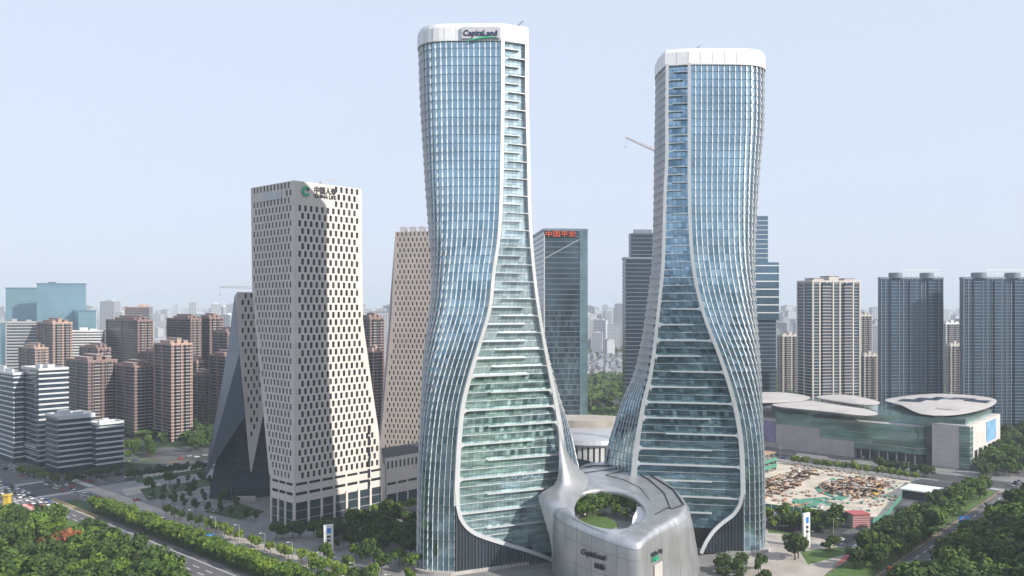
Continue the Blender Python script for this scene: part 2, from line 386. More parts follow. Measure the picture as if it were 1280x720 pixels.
NB, NF = 52, 62
def make_tower(T):
    o = T['side']                                  # -1: the rounded flank is to the left, +1: to the right
    YA, Yr, tb = T['YA'], T['Yr'], math.tan(T['ang'])
    zs = [ZY(r[0], Yr) for r in T['rows']][::-1]
    rows = T['rows'][::-1]
    xo = hermite(zs, [(r[1] - 640) * (YA + 13) / F for r in rows])
    xa = hermite(zs, [(r[2] - 640) * YA / F for r in rows])
    def xb_of(px, xA):                             # where the ray of that column meets the flat face
        k = (px - 640) / F; sg = -o                # face runs to sg * x, going back with tb
        s = (k * YA - xA) / (sg - k * tb); return max(s, .5)
    wv = hermite(zs, [xb_of(r[3], (r[2] - 640) * YA / F) for r in rows])
    dk = hermite(zs, [r[4] - r[3] for r in rows]); pb = hermite(zs, [r[3] for r in rows])
    L = math.hypot(1, tb); e = np.array([-o / L, tb / L]); nrm = np.array([-o * tb / L, -1 / L]) * np.array([1, 1])
    if np.dot(nrm, e) > 1e-6 or np.dot(nrm, e) < -1e-6: nrm = np.array([e[1] * -o * -1, 0])
    nrm = np.array([e[1], -e[0]]) if e[0] > 0 else np.array([-e[1], e[0]])
    def plan(z):
        XA = xa(z); w = wv(z); A = np.array([XA, YA]); B = A + np.array([-o * w, tb * w])
        XO = xo(z); dd = T['back']
        pd = pb(z) + dk(z); YD = B[1] + dd; Dp = np.array([(pd - 640) * YD / F, YD])
        YB = YA + T['deep']; BDp = np.array([(pd - 640) / F * YB + o * 2.0, YB]) if o > 0 else np.array([Dp[0] - 3, YB])
        FO = np.array([XO, YA + .6]); BO = np.array([XO, YA + T['deep'] - 3])
        pl = fillet([A, FO, BO, BDp, Dp, B], [0, 19, 15, 9, 9, 0])
        return A, B, w * L, resample(pl, NB)
    zt = T['ztop']; fz = [zt * k / NF for k in range(NF + 1)]
    PL = [plan(z) for z in fz]
    def out_n(k, i):
        p = PL[k][3]; d = p[min(i + 1, NB)] - p[max(i - 1, 0)]; d = d / np.linalg.norm(d)
        return (np.array([-d[1], d[0]]) if o < 0 else np.array([d[1], -d[0]])), d
    NRM = [[out_n(k, i) for i in range(NB + 1)] for k in range(NF + 1)]
    root = thing(T['name'], T['label'], 'skyscraper', (T['base'][0], T['base'][1], 0)); bx, by = T['base']
    loc = lambda p, z: (p[0] - bx, p[1] - by, z)
    # glazing of the curved flank: the largest panes as parts, the rest joined
    gl = MB(); made = 0; r2 = random.Random(3)
    for k in range(NF):
        for i in range(NB):
            q = []
            for kk, ii in ((k, i), (k, i + 1), (k + 1, i + 1), (k + 1, i)):
                p = PL[kk][3][ii] + NRM[kk][ii][0] * (r2.uniform(-.028, .028))
                q.append(loc(p, fz[kk] + (.32 if kk == k else -.02)))
            if o > 0: q = q[::-1]
            if k >= NF - 20 and i < 15:
                b = MB(); b.poly(q); b.build('pane', M['tower_glass'], root); made += 1
            else: gl.poly(q)
    gl.build('glazing', M['tower_glass'], root, stuff=True)
    # spandrel line of every storey
    for k in range(NF):
        b = MB(); lo, hi = [], []
        for i in range(NB + 1):
            lo.append(loc(PL[k][3][i] + NRM[k][i][0] * .06, fz[k])); hi.append(loc(PL[k][3][i] + NRM[k][i][0] * .06, fz[k] + .34))
        b.ring([lo, hi], False); b.build('spandrel', M['tower_spandrel'], root)
    # saw-toothed fins
    for i in range(NB + 1):
        b = MB()
        for k in range(NF):
            n0, d0 = NRM[k][i]; n1, d1 = NRM[k + 1][i]; p0, p1 = PL[k][3][i], PL[k + 1][3][i]
            z0, z1 = fz[k], fz[k + 1]; t = .22 if k > 26 else .085 + .135 * max(0, k - 14) / 12; dp = 1.15 if k > 26 else .5 + .65 * max(0, k - 14) / 12
            b.hexa([loc(p0 - d0 * t, z0), loc(p0 + d0 * t, z0), loc(p0 + d0 * t + n0 * dp, z0), loc(p0 - d0 * t + n0 * dp, z0),
                    loc(p1 - d1 * t * .5, z1), loc(p1 + d1 * t * .5, z1), loc(p1 + d1 * t * .5 + n1 * dp * .48, z1), loc(p1 - d1 * t * .5 + n1 * dp * .48, z1)])
        b.build('fin', M['fin'], root)
    # solid core behind the glass
    b = MB(); b.ring([[loc(p, fz[k]) for p in PL[k][3] * .88 + .12 * PL[k][3].mean(axis=0)] for k in range(0, NF + 1, 2)], True); b.build('core', M['dark_back'], root)
    # flat face
    def fp(s, z, d=0.0):
        A = np.array([xa(z), YA]); return loc(A + e * s + nrm * d, z)
    lim = T['floor_cut']                                   # z of the sill as a function of s
    ag = MB(); av = MB(); asl = MB(); step = 2.1
    for k in range(NF):
        z0, z1 = fz[k] + .04, fz[k + 1] - .04
        w0, w1 = wv(fz[k]) * L, wv(fz[k + 1]) * L; s = 0.0; wm = max(w0, w1)
        rec = -1.0
        while s < wm:
            a, c = s + .05, min(s + step, wm) - .05
            if z1 > lim(s + 1) - 4 and c - a > .2:
                zm = z0 + (z1 - z0) * .30
                for (u, v) in ((z0, zm - .04), (zm + .04, z1)):
                    q = [fp(a, u, rec + r2.uniform(-.02, .02)), fp(c, u, rec + r2.uniform(-.02, .02)), fp(c, v, rec + r2.uniform(-.02, .02)), fp(a, v, rec + r2.uniform(-.02, .02))]
                    if o > 0: q = q[::-1]
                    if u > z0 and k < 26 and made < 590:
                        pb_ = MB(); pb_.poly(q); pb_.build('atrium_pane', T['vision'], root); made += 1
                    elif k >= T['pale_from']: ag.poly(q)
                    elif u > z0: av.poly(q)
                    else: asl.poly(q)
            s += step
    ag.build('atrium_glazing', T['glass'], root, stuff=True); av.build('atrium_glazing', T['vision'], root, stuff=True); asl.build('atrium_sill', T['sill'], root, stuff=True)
    b = MB(); L0 = [[fp(-.2, z, -1.25), fp(wv(z) * L + .2, z, -1.25)] for z in fz]; b.ring(L0, False); b.build('atrium_backing', M['dark_back'], root)
    for k in range(4, NF):                                 # thin slab edge at every storey of the flat face
        w = wv(fz[k]) * L
        if fz[k] < lim(w) + 2: continue
        b = MB(); b.hexa([fp(.2, fz[k] - .13, -1.05), fp(w - .2, fz[k] - .13, -1.05), fp(w - .2, fz[k] - .13, -.8), fp(.2, fz[k] - .13, -.8), fp(.2, fz[k] + .13, -1.05), fp(w - .2, fz[k] + .13, -1.05), fp(w - .2, fz[k] + .13, -.8), fp(.2, fz[k] + .13, -.8)])
        b.build('slab_edge', M['frame_metal'], root)
    # white frame along both edges of the flat face
    def frame(name, s0f, s1f, zlist, m, d0=-1.3, d1=1.15):
        b = MB(); b.ring([[fp(s0f(z), z, d0), fp(s1f(z), z, d0), fp(s1f(z), z, d1), fp(s0f(z), z, d1)] for z in zlist], True, True, True)
        return b.build(name, m, root)
    zl = list(np.linspace(T['seam_z'], zt, 70))
    wS = lambda z: .95 + 1.0 * max(0, 1 - z / 130.0)
    frame('edge_frame', lambda z: -.7, lambda z: wS(z), zl, M['frame_metal'])
    wB = lambda z: 1.0 + 2.2 * max(0, 1 - z / 110.0)**1.2
    zl2 = list(np.linspace(T['right_z'], zt, 70))
    frame('edge_frame', lambda z: wv(z) * L - wB(z), lambda z: wv(z) * L + .55, zl2, M['frame_metal'])
    # floor bands growing in turn from either edge, with rounded roots
    zb = zt - 4.0; alt = 0
    while zb > T['band_low']:
        dbl = zb < T['split']; w = wv(zb) * L; hb = .30 if not dbl else .65
        s0, s1 = wS(zb) - .3, w - wB(zb) + .3
        if s1 - s0 < 2: zb -= 4; continue
        r = 1.0 if not dbl else 2.4; full = dbl and alt % 4 == 0
        pts = []
        arc = lambda cx, cz, a0, a1: [(cx + r * math.cos(R(a0 + (a1 - a0) * k / 5)), cz + r * math.sin(R(a0 + (a1 - a0) * k / 5))) for k in range(6)]
        att_l, att_r = (alt % 2 == 0), (alt % 2 == 1)
        a = s0 if att_l else s0 + (s1 - s0) * .27
        c = s1 if att_r else s0 + (s1 - s0) * .74
        if full: a, c = s0, s1
        if att_l or full: pts += [(a, zb - hb / 2 - r)] + arc(a + r, zb - hb / 2 - r, 180, 90)
        else: pts += [(a, zb - hb * .3)]
        if att_r or full: pts += arc(c - r, zb - hb / 2 - r, 90, 0) + [(c, zb + hb / 2 + r)] + arc(c - r, zb + hb / 2 + r, 0, -90)
        else: pts += [(c, zb - hb * .3), (c, zb + hb * .3)]
        if att_l or full: pts += arc(a + r, zb + hb / 2 + r, -90, -180)
        else: pts += [(a, zb + hb * .3)]
        b = MB(); F0 = [fp(s, z, -.95) for s, z in pts]; F1 = [fp(s, z, 1.0) for s, z in pts]
        b.ring([F0, F1], True, True, True); b.build('floor_band', M['frame_metal'], root)
        alt += 1; zb -= (2 if dbl else 1) * zt / NF * (1.0 if dbl else 1.0)
    # crown
    def outline(z, grow):
        A, B, w, pl = plan(min(z, zt)); c = pl.mean(axis=0); ring = [p for p in pl] + [A + (B - A) * t for t in (.98, .5, .02)][0:3]
        return [loc(p + (p - c) / np.linalg.norm(p - c) * grow, z) for p in ring]
    b = MB(); b.ring([outline(zt - .3, 1.25), outline(zt + T['cap'] * .75, 1.15), outline(zt + T['cap'], .5), outline(zt + T['cap'], -1.0), outline(zt + T['cap'] - 2.5, -1.2)], True, False, True)
    cap = b.build('crown', M['white_metal'], root)
    b = MB(); b.prism([(p[0], p[1]) for p in outline(zt, 1.3)], zt - .75, zt - .35); b.build('crown_rim', M['white_metal'], cap)
    ol0, ol1 = outline(zt + .1, 1.28), outline(zt + T['cap'] * .75, 1.18)
    for i in range(0, len(ol0), 2):
        b = MB(); b.bar(ol0[i], ol1[i], .14, .08); b.build('crown_joint', M['panel_grey'], cap)
    cc = PL[-1][3].mean(axis=0)
    b = MB(); zz = zt + T['cap'] - 2.4
    for (x, y, w, h) in ((-6, 0, 9, 3.6), (6, 4, 6, 3.2)): b.box(cc[0] - bx + x - w / 2, cc[1] - by + y - 4, zz, cc[0] - bx + x + w / 2, cc[1] - by + y + 4, zz + h - 1.0)
    b.build('plant_room', M['grey_wall'], root)
    gx = T['gear'] - bx; gy = YA + 6 - by; zc = zt + T['cap']; b = MB()
    b.box(gx - 1.2, gy - 1, zc - 2.4, gx + 1.2, gy + 1, zc + 1.0); b.bar((gx, gy, zc + .6), (gx + 3.2, gy - 4, zc + 2.0), .35); b.bar((gx, gy, zc + .6), (gx - 2.5, gy + 1, zc + 1.3), .4); b.build('cleaning_cradle_arm', M['grey_wall'], root)
    # curled hem under the flat face: deck, skirt of glass and fins, swept white lip
    path = T['path']; hem = T['hem']
    ph = []
    for px, py in path:                                    # pixel -> (s, z) on the flat face's plane (A at the bottom of the table)
        A = np.array([xa(20), YA]); k = (px - 640) / F
        s = (k * A[1] - A[0]) / (e[0] - k * e[1]); Yp = A[1] + e[1] * s; ph.append((s, ZY(py, Yp)))
    A0 = np.array([xa(20), YA])
    fq = lambda s, z, d: loc(A0 + e * s + nrm * d, z)
    dens = []
    for i in range(len(ph) - 1):
        for k in range(6): t = k / 6; dens.append((ph[i][0] * (1 - t) + ph[i + 1][0] * t, ph[i][1] * (1 - t) + ph[i + 1][1] * t))
    dens.append(ph[-1])
    for _ in range(6): dens = [dens[0]] + [((dens[i - 1][0] + 2 * dens[i][0] + dens[i + 1][0]) / 4, (dens[i - 1][1] + 2 * dens[i][1] + dens[i + 1][1]) / 4) for i in range(1, len(dens) - 1)] + [dens[-1]]
    b = MB(); lips = []
    fw = T['fwd']
    for i, (s, z) in enumerate(dens):
        t = np.array(dens[min(i + 1, len(dens) - 1)]) - np.array(dens[max(i - 1, 0)]); t = t / np.linalg.norm(t); nn = np.array([-t[1], t[0]]) if t[0] > 0 else np.array([t[1], -t[0]])
        if t[0] <= 0.05: nn = np.array([1, 0.0])
        wl = 1.7; a0 = (s, z); a1 = (s + nn[0] * wl, z + nn[1] * wl); dz = fw(s)
        lips.append([fq(*a0, -1.2 + dz), fq(*a1, -1.2 + dz), fq(*a1, 1.2 + dz), fq(*a0, 1.2 + dz)])
    b.ring(lips, True, True, True); b.build('swept_lip', M['frame_metal'], root)
    sk = MB(); top = [(s, z) for s, z in dens]
    for i in range(len(top) - 1):
        (s0, z0), (s1, z1) = top[i], top[i + 1]
        if s1 - s0 < .01: continue
        sk.poly([fq(s0, hem(s0), fw(s0) + .2), fq(s1, hem(s1), fw(s1) + .2), fq(s1, z1, fw(s1) + .2), fq(s0, z0, fw(s0) + .2)][::(1 if o < 0 else -1)])
    sk.build('skirt_glazing', M['shade_glass'], root)
    s = 0.6; smax = max(q[0] for q in dens)
    ss = [q[0] for q in sorted(dens)]; zz_ = [q[1] for q in sorted(dens)]
    while s < smax - .3:
        b = MB(); z1 = float(np.interp(s, ss, zz_)); d = fw(s)
        b.hexa([fq(s - .1, hem(s), d + .1), fq(s + .1, hem(s), d + .1), fq(s + .1, hem(s), d + .6), fq(s - .1, hem(s), d + .9),
                fq(s - .1, z1, d + .1), fq(s + .1, z1, d + .1), fq(s + .1, z1, d + .6), fq(s - .1, z1, d + .9)])
        b.build('skirt_fin', M['skirt_metal'], root); s += 1.6
    dk_ = MB(); dk_.ring([[fq(s, z - .6, fw(s) + .2), fq(s, z - .6, -1.6)] for s, z in dens if s > 1.0], False); dk_.build('terrace_deck', T['deckmat'], root)
    # plinth
    b = MB(); c = PL[0][3].mean(axis=0); pl = [p + (p - c) / np.linalg.norm(p - c) * 2.6 for p in PL[0][3]]
    b.prism([(p[0] - bx, p[1] - by) for p in (pl if o > 0 else pl[::-1])][::1], .02, 1.6); b.build('plinth', M['concrete'], root)
    return root, fp, plan, xa, wv, e, nrm, L

tl = dict(name='glass_tower', side=-1, gear=2.0, YA=381.0, Yr=385.0, ang=R(25), back=10.0, deep=34.0, base=(-22.0, 402.0), ztop=ZY(53, 385), cap=7.2,
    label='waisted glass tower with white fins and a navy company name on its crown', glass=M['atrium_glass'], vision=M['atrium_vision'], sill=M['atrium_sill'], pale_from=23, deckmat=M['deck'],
    rows=[(53, 525, 627, 658, 656), (120, 527, 627, 658, 656), (200, 531.7, 626, 660, 658), (250, 535, 625, 661, 659), (300, 538.5, 622, 663.5, 662), (340, 541, 616, 667, 665),
          (385, 538.5, 611, 672.5, 671), (430, 533, 598, 680, 679.5), (462, 529.6, 588, 686, 688), (503, 527.5, 577.5, 694, 699), (545, 525, 572.5, 701, 713), (587, 523, 570, 705, 722), (630, 522, 568.5, 706, 728), (718, 521, 568, 706, 730)],
    path=[(568.5, 615), (568.5, 632), (572, 648), (580, 660), (592, 669), (615, 677), (650, 687), (680, 697), (694, 706)],
    hem=lambda s: 0.2, fwd=lambda s: 0.3 + .02 * s, floor_cut=lambda s: 22 - .25 * s, seam_z=ZY(632, 381), right_z=ZY(640, 404), band_low=ZY(660, 390), split=ZY(462, 385))
tr = dict(name='glass_tower', side=1, gear=90.0, YA=413.0, Yr=418.0, ang=R(11), back=20.0, deep=38.0, base=(95.0, 435.0), ztop=ZY(83, 418), cap=7.4,
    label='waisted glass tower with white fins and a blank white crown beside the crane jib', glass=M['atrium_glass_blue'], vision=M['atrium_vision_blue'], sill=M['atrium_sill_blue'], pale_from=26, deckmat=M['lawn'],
    rows=[(83, 954, 862, 833.6, 820), (150, 953.5, 862, 833, 819), (200, 949, 862, 833, 818), (240, 946, 862, 831, 817.6), (294, 943, 863.5, 829.5, 816.5), (330, 942, 866.5, 828.4, 815), (366, 943, 873, 825, 810.5), (403, 945, 884, 821, 806),
          (439, 948, 898.5, 817, 800), (475, 950.5, 911, 811, 791), (505, 951.5, 919.5, 803.5, 778), (540, 952, 926, 797, 766.5), (575, 953, 929, 792, 757), (640, 954, 930, 788, 748), (690, 954.5, 930, 787, 745)],
    path=[(930, 600), (930, 618), (927, 632), (918, 645), (905, 653), (893, 663), (884, 675), (878, 688)],
    hem=lambda s: 1.0, fwd=lambda s: 0.3 + .0022 * s * s * 6, floor_cut=lambda s: 14 + .1 * s, seam_z=ZY(618, 413), right_z=ZY(600, 425), band_low=ZY(645, 415), split=ZY(385, 418))
TL = make_tower(tl); TR = make_tower(tr)

# ------------------------------------------------------------------ lettering
def text_mesh(body, width, height, ext, m, bold=0.0, shear=0.0):
    cu = bpy.data.curves.new('lettering', 'FONT'); cu.body = body; cu.size = 1; cu.extrude = .05; cu.offset = bold; cu.shear = shear
    cu.resolution_u = 3
    ob = bpy.data.objects.new('lettering', cu); col.objects.link(ob); bpy.context.view_layer.update()
    me = bpy.data.meshes.new_from_object(ob.evaluated_get(bpy.context.evaluated_depsgraph_get()))
    bpy.data.objects.remove(ob)
    n = len(me.vertices); co = np.empty(n * 3); me.vertices.foreach_get('co', co); co = co.reshape(-1, 3)
    lo, hi = co.min(0), co.max(0); co = (co - lo) / (hi - lo) * np.array([width, height, ext]) - np.array([width / 2, height / 2, ext / 2])
    me.vertices.foreach_set('co', co.ravel()); me.materials.clear(); me.materials.append(m); me.update(); return me
def put_text(name, me, parent, pos, ex, label=None):
    """Letters upright on a wall: ex = unit direction the text runs (world xy)."""
    o = link(name, me, parent, label=label); a = math.atan2(ex[1], ex[0])
    o.rotation_euler = (R(90), 0, a); pp = parent.location; o.location = (pos[0] - pp.x, pos[1] - pp.y, pos[2] - pp.z); return o
def swoosh(w, h, depth, m, name):
    b = MB(); top, bot = [], []
    for k in range(17):
        t = k / 16; y = h * math.sin(t * math.pi * .55); th = h * .34 * math.sin(math.pi * min(1, t * 1.02)) + .02
        top.append((w * (t - .5), y + th, 0)); bot.append((w * (t - .5), y, 0))
    ring = top + bot[::-1]; b.ring([[(x, y, -depth) for x, y, _ in ring], [(x, y, depth) for x, y, _ in ring]], True, True, True); return b.mesh(name, m)

rt = TL[0]; yf = 381 - 1.75
b = MB(); x0, x1 = P(577, 0, yf)[0], P(625.5, 0, yf)[0]
b.box(x0 + 22, yf - 402 - .1, ZY(49.5, 381), x1 + 22, yf - 402 + .6, ZY(35.2, 381)); b.build('sign_board', M['panel_grey'], rt)
x, y, z = P(600.5, 42, yf - .25); put_text('lettering', text_mesh('CapitaLand', 15.2, 3.4, .4, M['letter_navy'], .012), rt, (x, y, z), (1, 0), 'navy company name')
o = put_text('green_swoosh', swoosh(15.5, 2.0, .12, M['letter_green'], 'green_swoosh'), rt, P(602, 52.2, yf - .3), (1, 0))

# ------------------------------------------------------------------ the podium between the towers
podium = thing('podium_building', 'silver metal podium wrapped round a sunken roof garden between the glass towers', 'building', (50, 390, 0))
a_, b_ = 26.4 - 351 * .14, .14
def RP(px, py, dz=0.0):                                   # on the gently rising roof plane
    Y = (H - a_) / (b_ + (py - HY) / F); return np.array([(px - 640) * Y / F, Y, a_ + b_ * Y + dz])
out_px = [(700, 612), (692, 628), (700, 640), (722, 652), (750, 664), (778, 674), (795, 678), (801, 677), (806, 672), (820, 661), (836, 651), (850, 643), (857, 633), (853, 620), (838, 605), (820, 593), (800, 584), (778, 579), (752, 577), (730, 580), (715, 592)]
hole = [(760 + 47 * math.cos(a), 637.5 - 25 * math.sin(a) + 3.5 * math.cos(a)) for a in [math.pi + 2 * math.pi * k / 40 for k in range(40)]]
def closed_resample(pts, n, start):
    pts = [np.array(p) for p in pts]; 
    # smooth Catmull-Rom closed
    o = []; m = len(pts)
    for i in range(m):
        p0, p1, p2, p3 = pts[i - 1], pts[i], pts[(i + 1) % m], pts[(i + 2) % m]
        for k in range(8):
            t = k / 8; o.append(.5 * ((2 * p1) + (-p0 + p2) * t + (2 * p0 - 5 * p1 + 4 * p2 - p3) * t * t + (-p0 + 3 * p1 - 3 * p2 + p3) * t**3))
    o = np.array(o + [o[0]]); seg = np.linalg.norm(np.diff(o, axis=0), axis=1); c = np.concatenate([[0], np.cumsum(seg)])
    t = np.linspace(0, c[-1], n, endpoint=False); return np.stack([np.interp(t, c, o[:, k]) for k in range(o.shape[1])], 1)
NO = 96
outer = closed_resample([RP(*p) for p in out_px], NO, 0)
rim = closed_resample([RP(*p) for p in hole], NO, 0)
# match the two loops by angle about the hole's middle
cm = rim.mean(axis=0)
def by_angle(loop):
    an = np.unwrap(np.arctan2(loop[:, 1] - cm[1], loop[:, 0] - cm[0])); 
    if an[-1] < an[0]: loop = loop[::-1]; an = an[::-1]
    t = np.linspace(-math.pi, math.pi, NO, endpoint=False)
    an3 = np.concatenate([an - 2 * math.pi, an, an + 2 * math.pi, an + 4 * math.pi]); l3 = np.concatenate([loop] * 4)
    k = np.argsort(an3); return np.stack([np.interp(t, an3[k], l3[k, j]) for j in range(3)], 1)
outer, rim = by_angle(outer), by_angle(rim)
pl_ = lambda A: [tuple(p - np.array([50, 390, 0])) for p in A]
def lerp(t, lift=0.0):
    q = outer * t + rim * (1 - t); q = q.copy(); q[:, 2] += lift; return q
def grown(A, r, dz):
    c = A.mean(axis=0); d = A - c; d[:, 2] = 0; d /= np.linalg.norm(d, axis=1)[:, None]; q = A + d * r; q[:, 2] += dz; return q
ground_loop = outer.copy(); ground_loop = grown(ground_loop, .8, 0); ground_loop[:, 2] = .02
fl_ = lambda q, k: q + np.outer(np.clip((q[:, 0] - 62) / 20, 0, 1) * k, np.array([1, .35, 0]))
ground_loop = fl_(ground_loop, 7)
loops = [ground_loop]
for t, r in ((.35, .9), (.7, .9), (.88, .8)):
    q = grown(outer, r, 0); q[:, 2] = q[:, 2] * t; loops.append(fl_(q, 7 * (1 - t)**.8))
loops += [grown(outer, .6, -2.2), grown(outer, .1, -.8), grown(outer, -1.0, -.1), lerp(.75, .15), lerp(.5, .3), lerp(.25, .5), lerp(.08, .7), lerp(0.0, .45), grown(rim, -.35, -.6), grown(rim, -.2, -1.8)]
b = MB(); b.ring([pl_(l) for l in loops], True); skin = b.build('metal_skin', M['silver'], podium, smooth=True)
for i in range(0, NO, 6):
    b = MB()
    for k in range(0, 5): b.bar(pl_(loops[k])[i], pl_(loops[k + 1])[i], .16, .16)
    b.build('panel_joint', M['joint_grey'], skin)
for k in (1, 2, 3):
    b = MB(); q = pl_(loops[k])
    for i in range(NO): b.bar(q[i], q[(i + 1) % NO], .16, .16)
    b.build('panel_joint', M['joint_grey'], skin)
# garden bowl
fl = grown(rim, 1.0, 0); zf = 22.5
b = MB(); l0 = grown(rim, -.2, -1.8); fr = np.minimum(.30, 2.0 / np.linalg.norm((outer - rim)[:, :2], axis=1))[:, None]; l1 = rim + (outer - rim) * fr; l2 = l1.copy(); l1 = l1 - np.array([0, 0, 2.0]); l2 = l2 - np.array([0, 0, 4.6]); l3 = grown(rim, -.4, -4.7); l4 = grown(rim, -.5, -6.2); l5 = grown(rim, .4, 0); l5[:, 2] = zf
b.ring([pl_(l) for l in (l1, l2)], True); b.build('garden_glazing', M['shade_glass'], podium)
b = MB(); b.ring([pl_(l) for l in (l2, l3, l4, l5)], True); b.build('garden_wall', M['white_metal'], podium, smooth=False)
b = MB(); b.poly([tuple(p) for p in pl_(l5)]); b.build('garden_floor', M['paving'], podium)
ang_ = np.linspace(-math.pi, math.pi, NO, endpoint=False); sel = [i for i in range(NO) if R(-105) < ang_[i] < R(40)]
b = MB(); ccc = rim.mean(axis=0)
def inward(i, r, dz):
    d = ccc - rim[i]; d[2] = 0; d /= np.linalg.norm(d); q = rim[i] + d * r - np.array([50, 390, 0]); return (q[0], q[1], rim[i][2] + dz)
tap = lambda i: 5.5 * math.sin(math.pi * (sel.index(i) + .5) / len(sel))
b.ring([[inward(i, -.3, -1.9), inward(i, .4 + tap(i), -2.2), inward(i, .4 + tap(i), -3.2), inward(i, -.3, -3.4)] for i in sel], False); b.build('garden_ramp', M['white_metal'], podium)
lawnp = closed_resample([np.array([*G(px, py, zf + .25), zf + .25]) for px, py in ((728, 648), (745, 640), (765, 650), (772, 657), (752, 664), (733, 663), (722, 656))], 40, 0)
b = MB(); b.prism([(p[0] - 50, p[1] - 390) for p in lawnp[::-1]], zf, zf + .35); b.build('garden_lawn', M['lawn'], podium)
# steps at the front right of the bowl
for k in range(6):
    p = RP(797 - k * 3.6, 655 + k * 2.4); b = MB()
    b.box(p[0] - 50 - 1.1, p[1] - 390 - 1.4, p[2] - 1.2, p[0] - 50 + 1.1, p[1] - 390 + 1.4, p[2] + .55); b.build('step', M['silver'], podium)
# standing-seam joints let into the roof
def seam(pxs, m='joint', w=.32):
    b = MB(); q = [RP(x, y, .40) for x, y in pxs]
    q2 = []
    for i in range(len(q) - 1):
        for k in range(5): q2.append(q[i] + (q[i + 1] - q[i]) * k / 5)
    q2.append(q[-1])
    for i in range(len(q2) - 1):
        a, c = q2[i] - np.array([50, 390, 0]), q2[i + 1] - np.array([50, 390, 0])
        b.bar(a, c, w, .5)
    return b.build('roof_joint', M[m], podium)
seam([(757, 595), (787, 587), (812, 601), (830, 617), (838, 636)]); seam([(793, 584), (815, 596), (842, 613), (855, 632)])
seam([(757, 595), (780, 601), (800, 611), (812, 626)]); seam([(770, 583), (740, 583), (722, 587)], w=.2); seam([(790, 583), (768, 587), (730, 592)], w=.2)
seam([(818, 645), (834, 636), (840, 637), (852, 633)])
# the blend that lifts the podium skin against the left tower, and the one against the right tower
def saddle(rows, name):
    b = MB(); L_ = []
    for r in rows:
        pts = [np.array(P(*p)) for p in r]; L_.append([tuple(p - np.array([50, 390, 0])) for p in closed_line(pts, 24)])
    # thicken across rows with a smooth interpolation
    n = len(L_[0]); cols = []
    for i in range(n):
        cols.append(closed_line([np.array(l[i]) for l in L_], 24))
    b.ring([[tuple(cols[i][k]) for i in range(n)] for k in range(24)], False)
    return b.build(name, M['silver'], podium, smooth=True)
def closed_line(pts, n):
    o = []; m = len(pts); E = [2 * pts[0] - pts[1]] + pts + [2 * pts[-1] - pts[-2]]
    for i in range(1, m):
        p0, p1, p2, p3 = E[i - 1], E[i], E[i + 1], E[i + 2]
        for k in range(10):
            t = k / 10; o.append(.5 * ((2 * p1) + (-p0 + p2) * t + (2 * p0 - 5 * p1 + 4 * p2 - p3) * t * t + (-p0 + 3 * p1 - 3 * p2 + p3) * t**3))
    o.append(pts[-1]); o = np.array(o); t = np.linspace(0, len(o) - 1, n)
    return np.stack([np.interp(t, np.arange(len(o)), o[:, k]) for k in range(3)], 1)
saddle([[(699, 535, 398.5), (704, 552, 400), (712, 570, 404), (722, 585, 409)],
        [(699, 572, 397.5), (706, 582, 397), (718, 592, 400), (735, 599, 406)],
        [(695, 603, 396), (703, 606, 392), (715, 609, 393), (730, 614, 397)],
        [(674, 619, 390), (689, 623, 385), (702, 627, 382), (718, 634, 381)],
        [(678, 640, 387), (692, 644, 381), (704, 650, 377.5), (722, 657, 372.5)],
        [(687, 672, 384), (698, 674, 379.5), (708, 678, 376.5), (726, 685, 372)],
        [(691, 700, 382), (700, 703, 379), (710, 706, 376.5), (726, 712, 372)],
        [(691, 745, 382), (700, 745, 379), (710, 745, 376.5), (726, 745, 372)]], 'saddle_skin')
# podium names
e2 = D2
def podium_wall(px, py, off=.6):
    # first hit of the pixel's ray with the wall strip of the skin
    d = np.array([(px - 640) / F, 1, -(py - HY) / F]); best = None; A = grown(outer, .95, 0)
    for i in range(NO):
        p, q = A[i][:2], A[(i + 1) % NO][:2]; m_ = np.array([[d[0], -(q - p)[0]], [d[1], -(q - p)[1]]])
        if abs(np.linalg.det(m_)) < 1e-9: continue
        t, u = np.linalg.solve(m_, p)
        if 0 <= u <= 1 and t > 0 and (best is None or t < best[0]): best = (t, (q - p) / np.linalg.norm(q - p))
    t, ex = best; ex = ex if ex[0] > 0 else -ex; n = np.array([ex[1], -ex[0]])
    return np.array([d[0] * t + n[0] * off, d[1] * t + n[1] * off, H + d[2] * t]), ex
pos, ex = podium_wall(742, 694); put_text('lettering', text_mesh('CapitaLand', 13.5, 3.0, .5, M['letter_dark'], .02), podium, pos, ex, 'dark company name on the shaded wall')
pos, ex = podium_wall(750, 708); put_text('lettering', text_mesh('凯德', 5.2, 2.3, .5, M['letter_dark'], .02), podium, pos, ex)
pos, ex = podium_wall(820, 691); put_text('lettering', text_mesh('Raffles City', 9.6, 2.4, .4, M['letter_dark'], .015), podium, pos, ex, 'mall name in dark letters')
pos, ex = podium_wall(818, 698); put_text('lettering', text_mesh('来福士', 6.0, 2.0, .4, M['letter_green'], .02), podium, pos, ex, 'green mall name')
pos, ex = podium_wall(822, 713, .35); b = MB(); b.box(-3.6, -.15, -3.2, 3.6, .15, 3.2)
o = b.build('poster_panel', M['mall_roof'], podium); o.location = (pos[0] - 50, pos[1] - 390, pos[2]); o.rotation_euler.z = math.atan2(ex[1], ex[0])

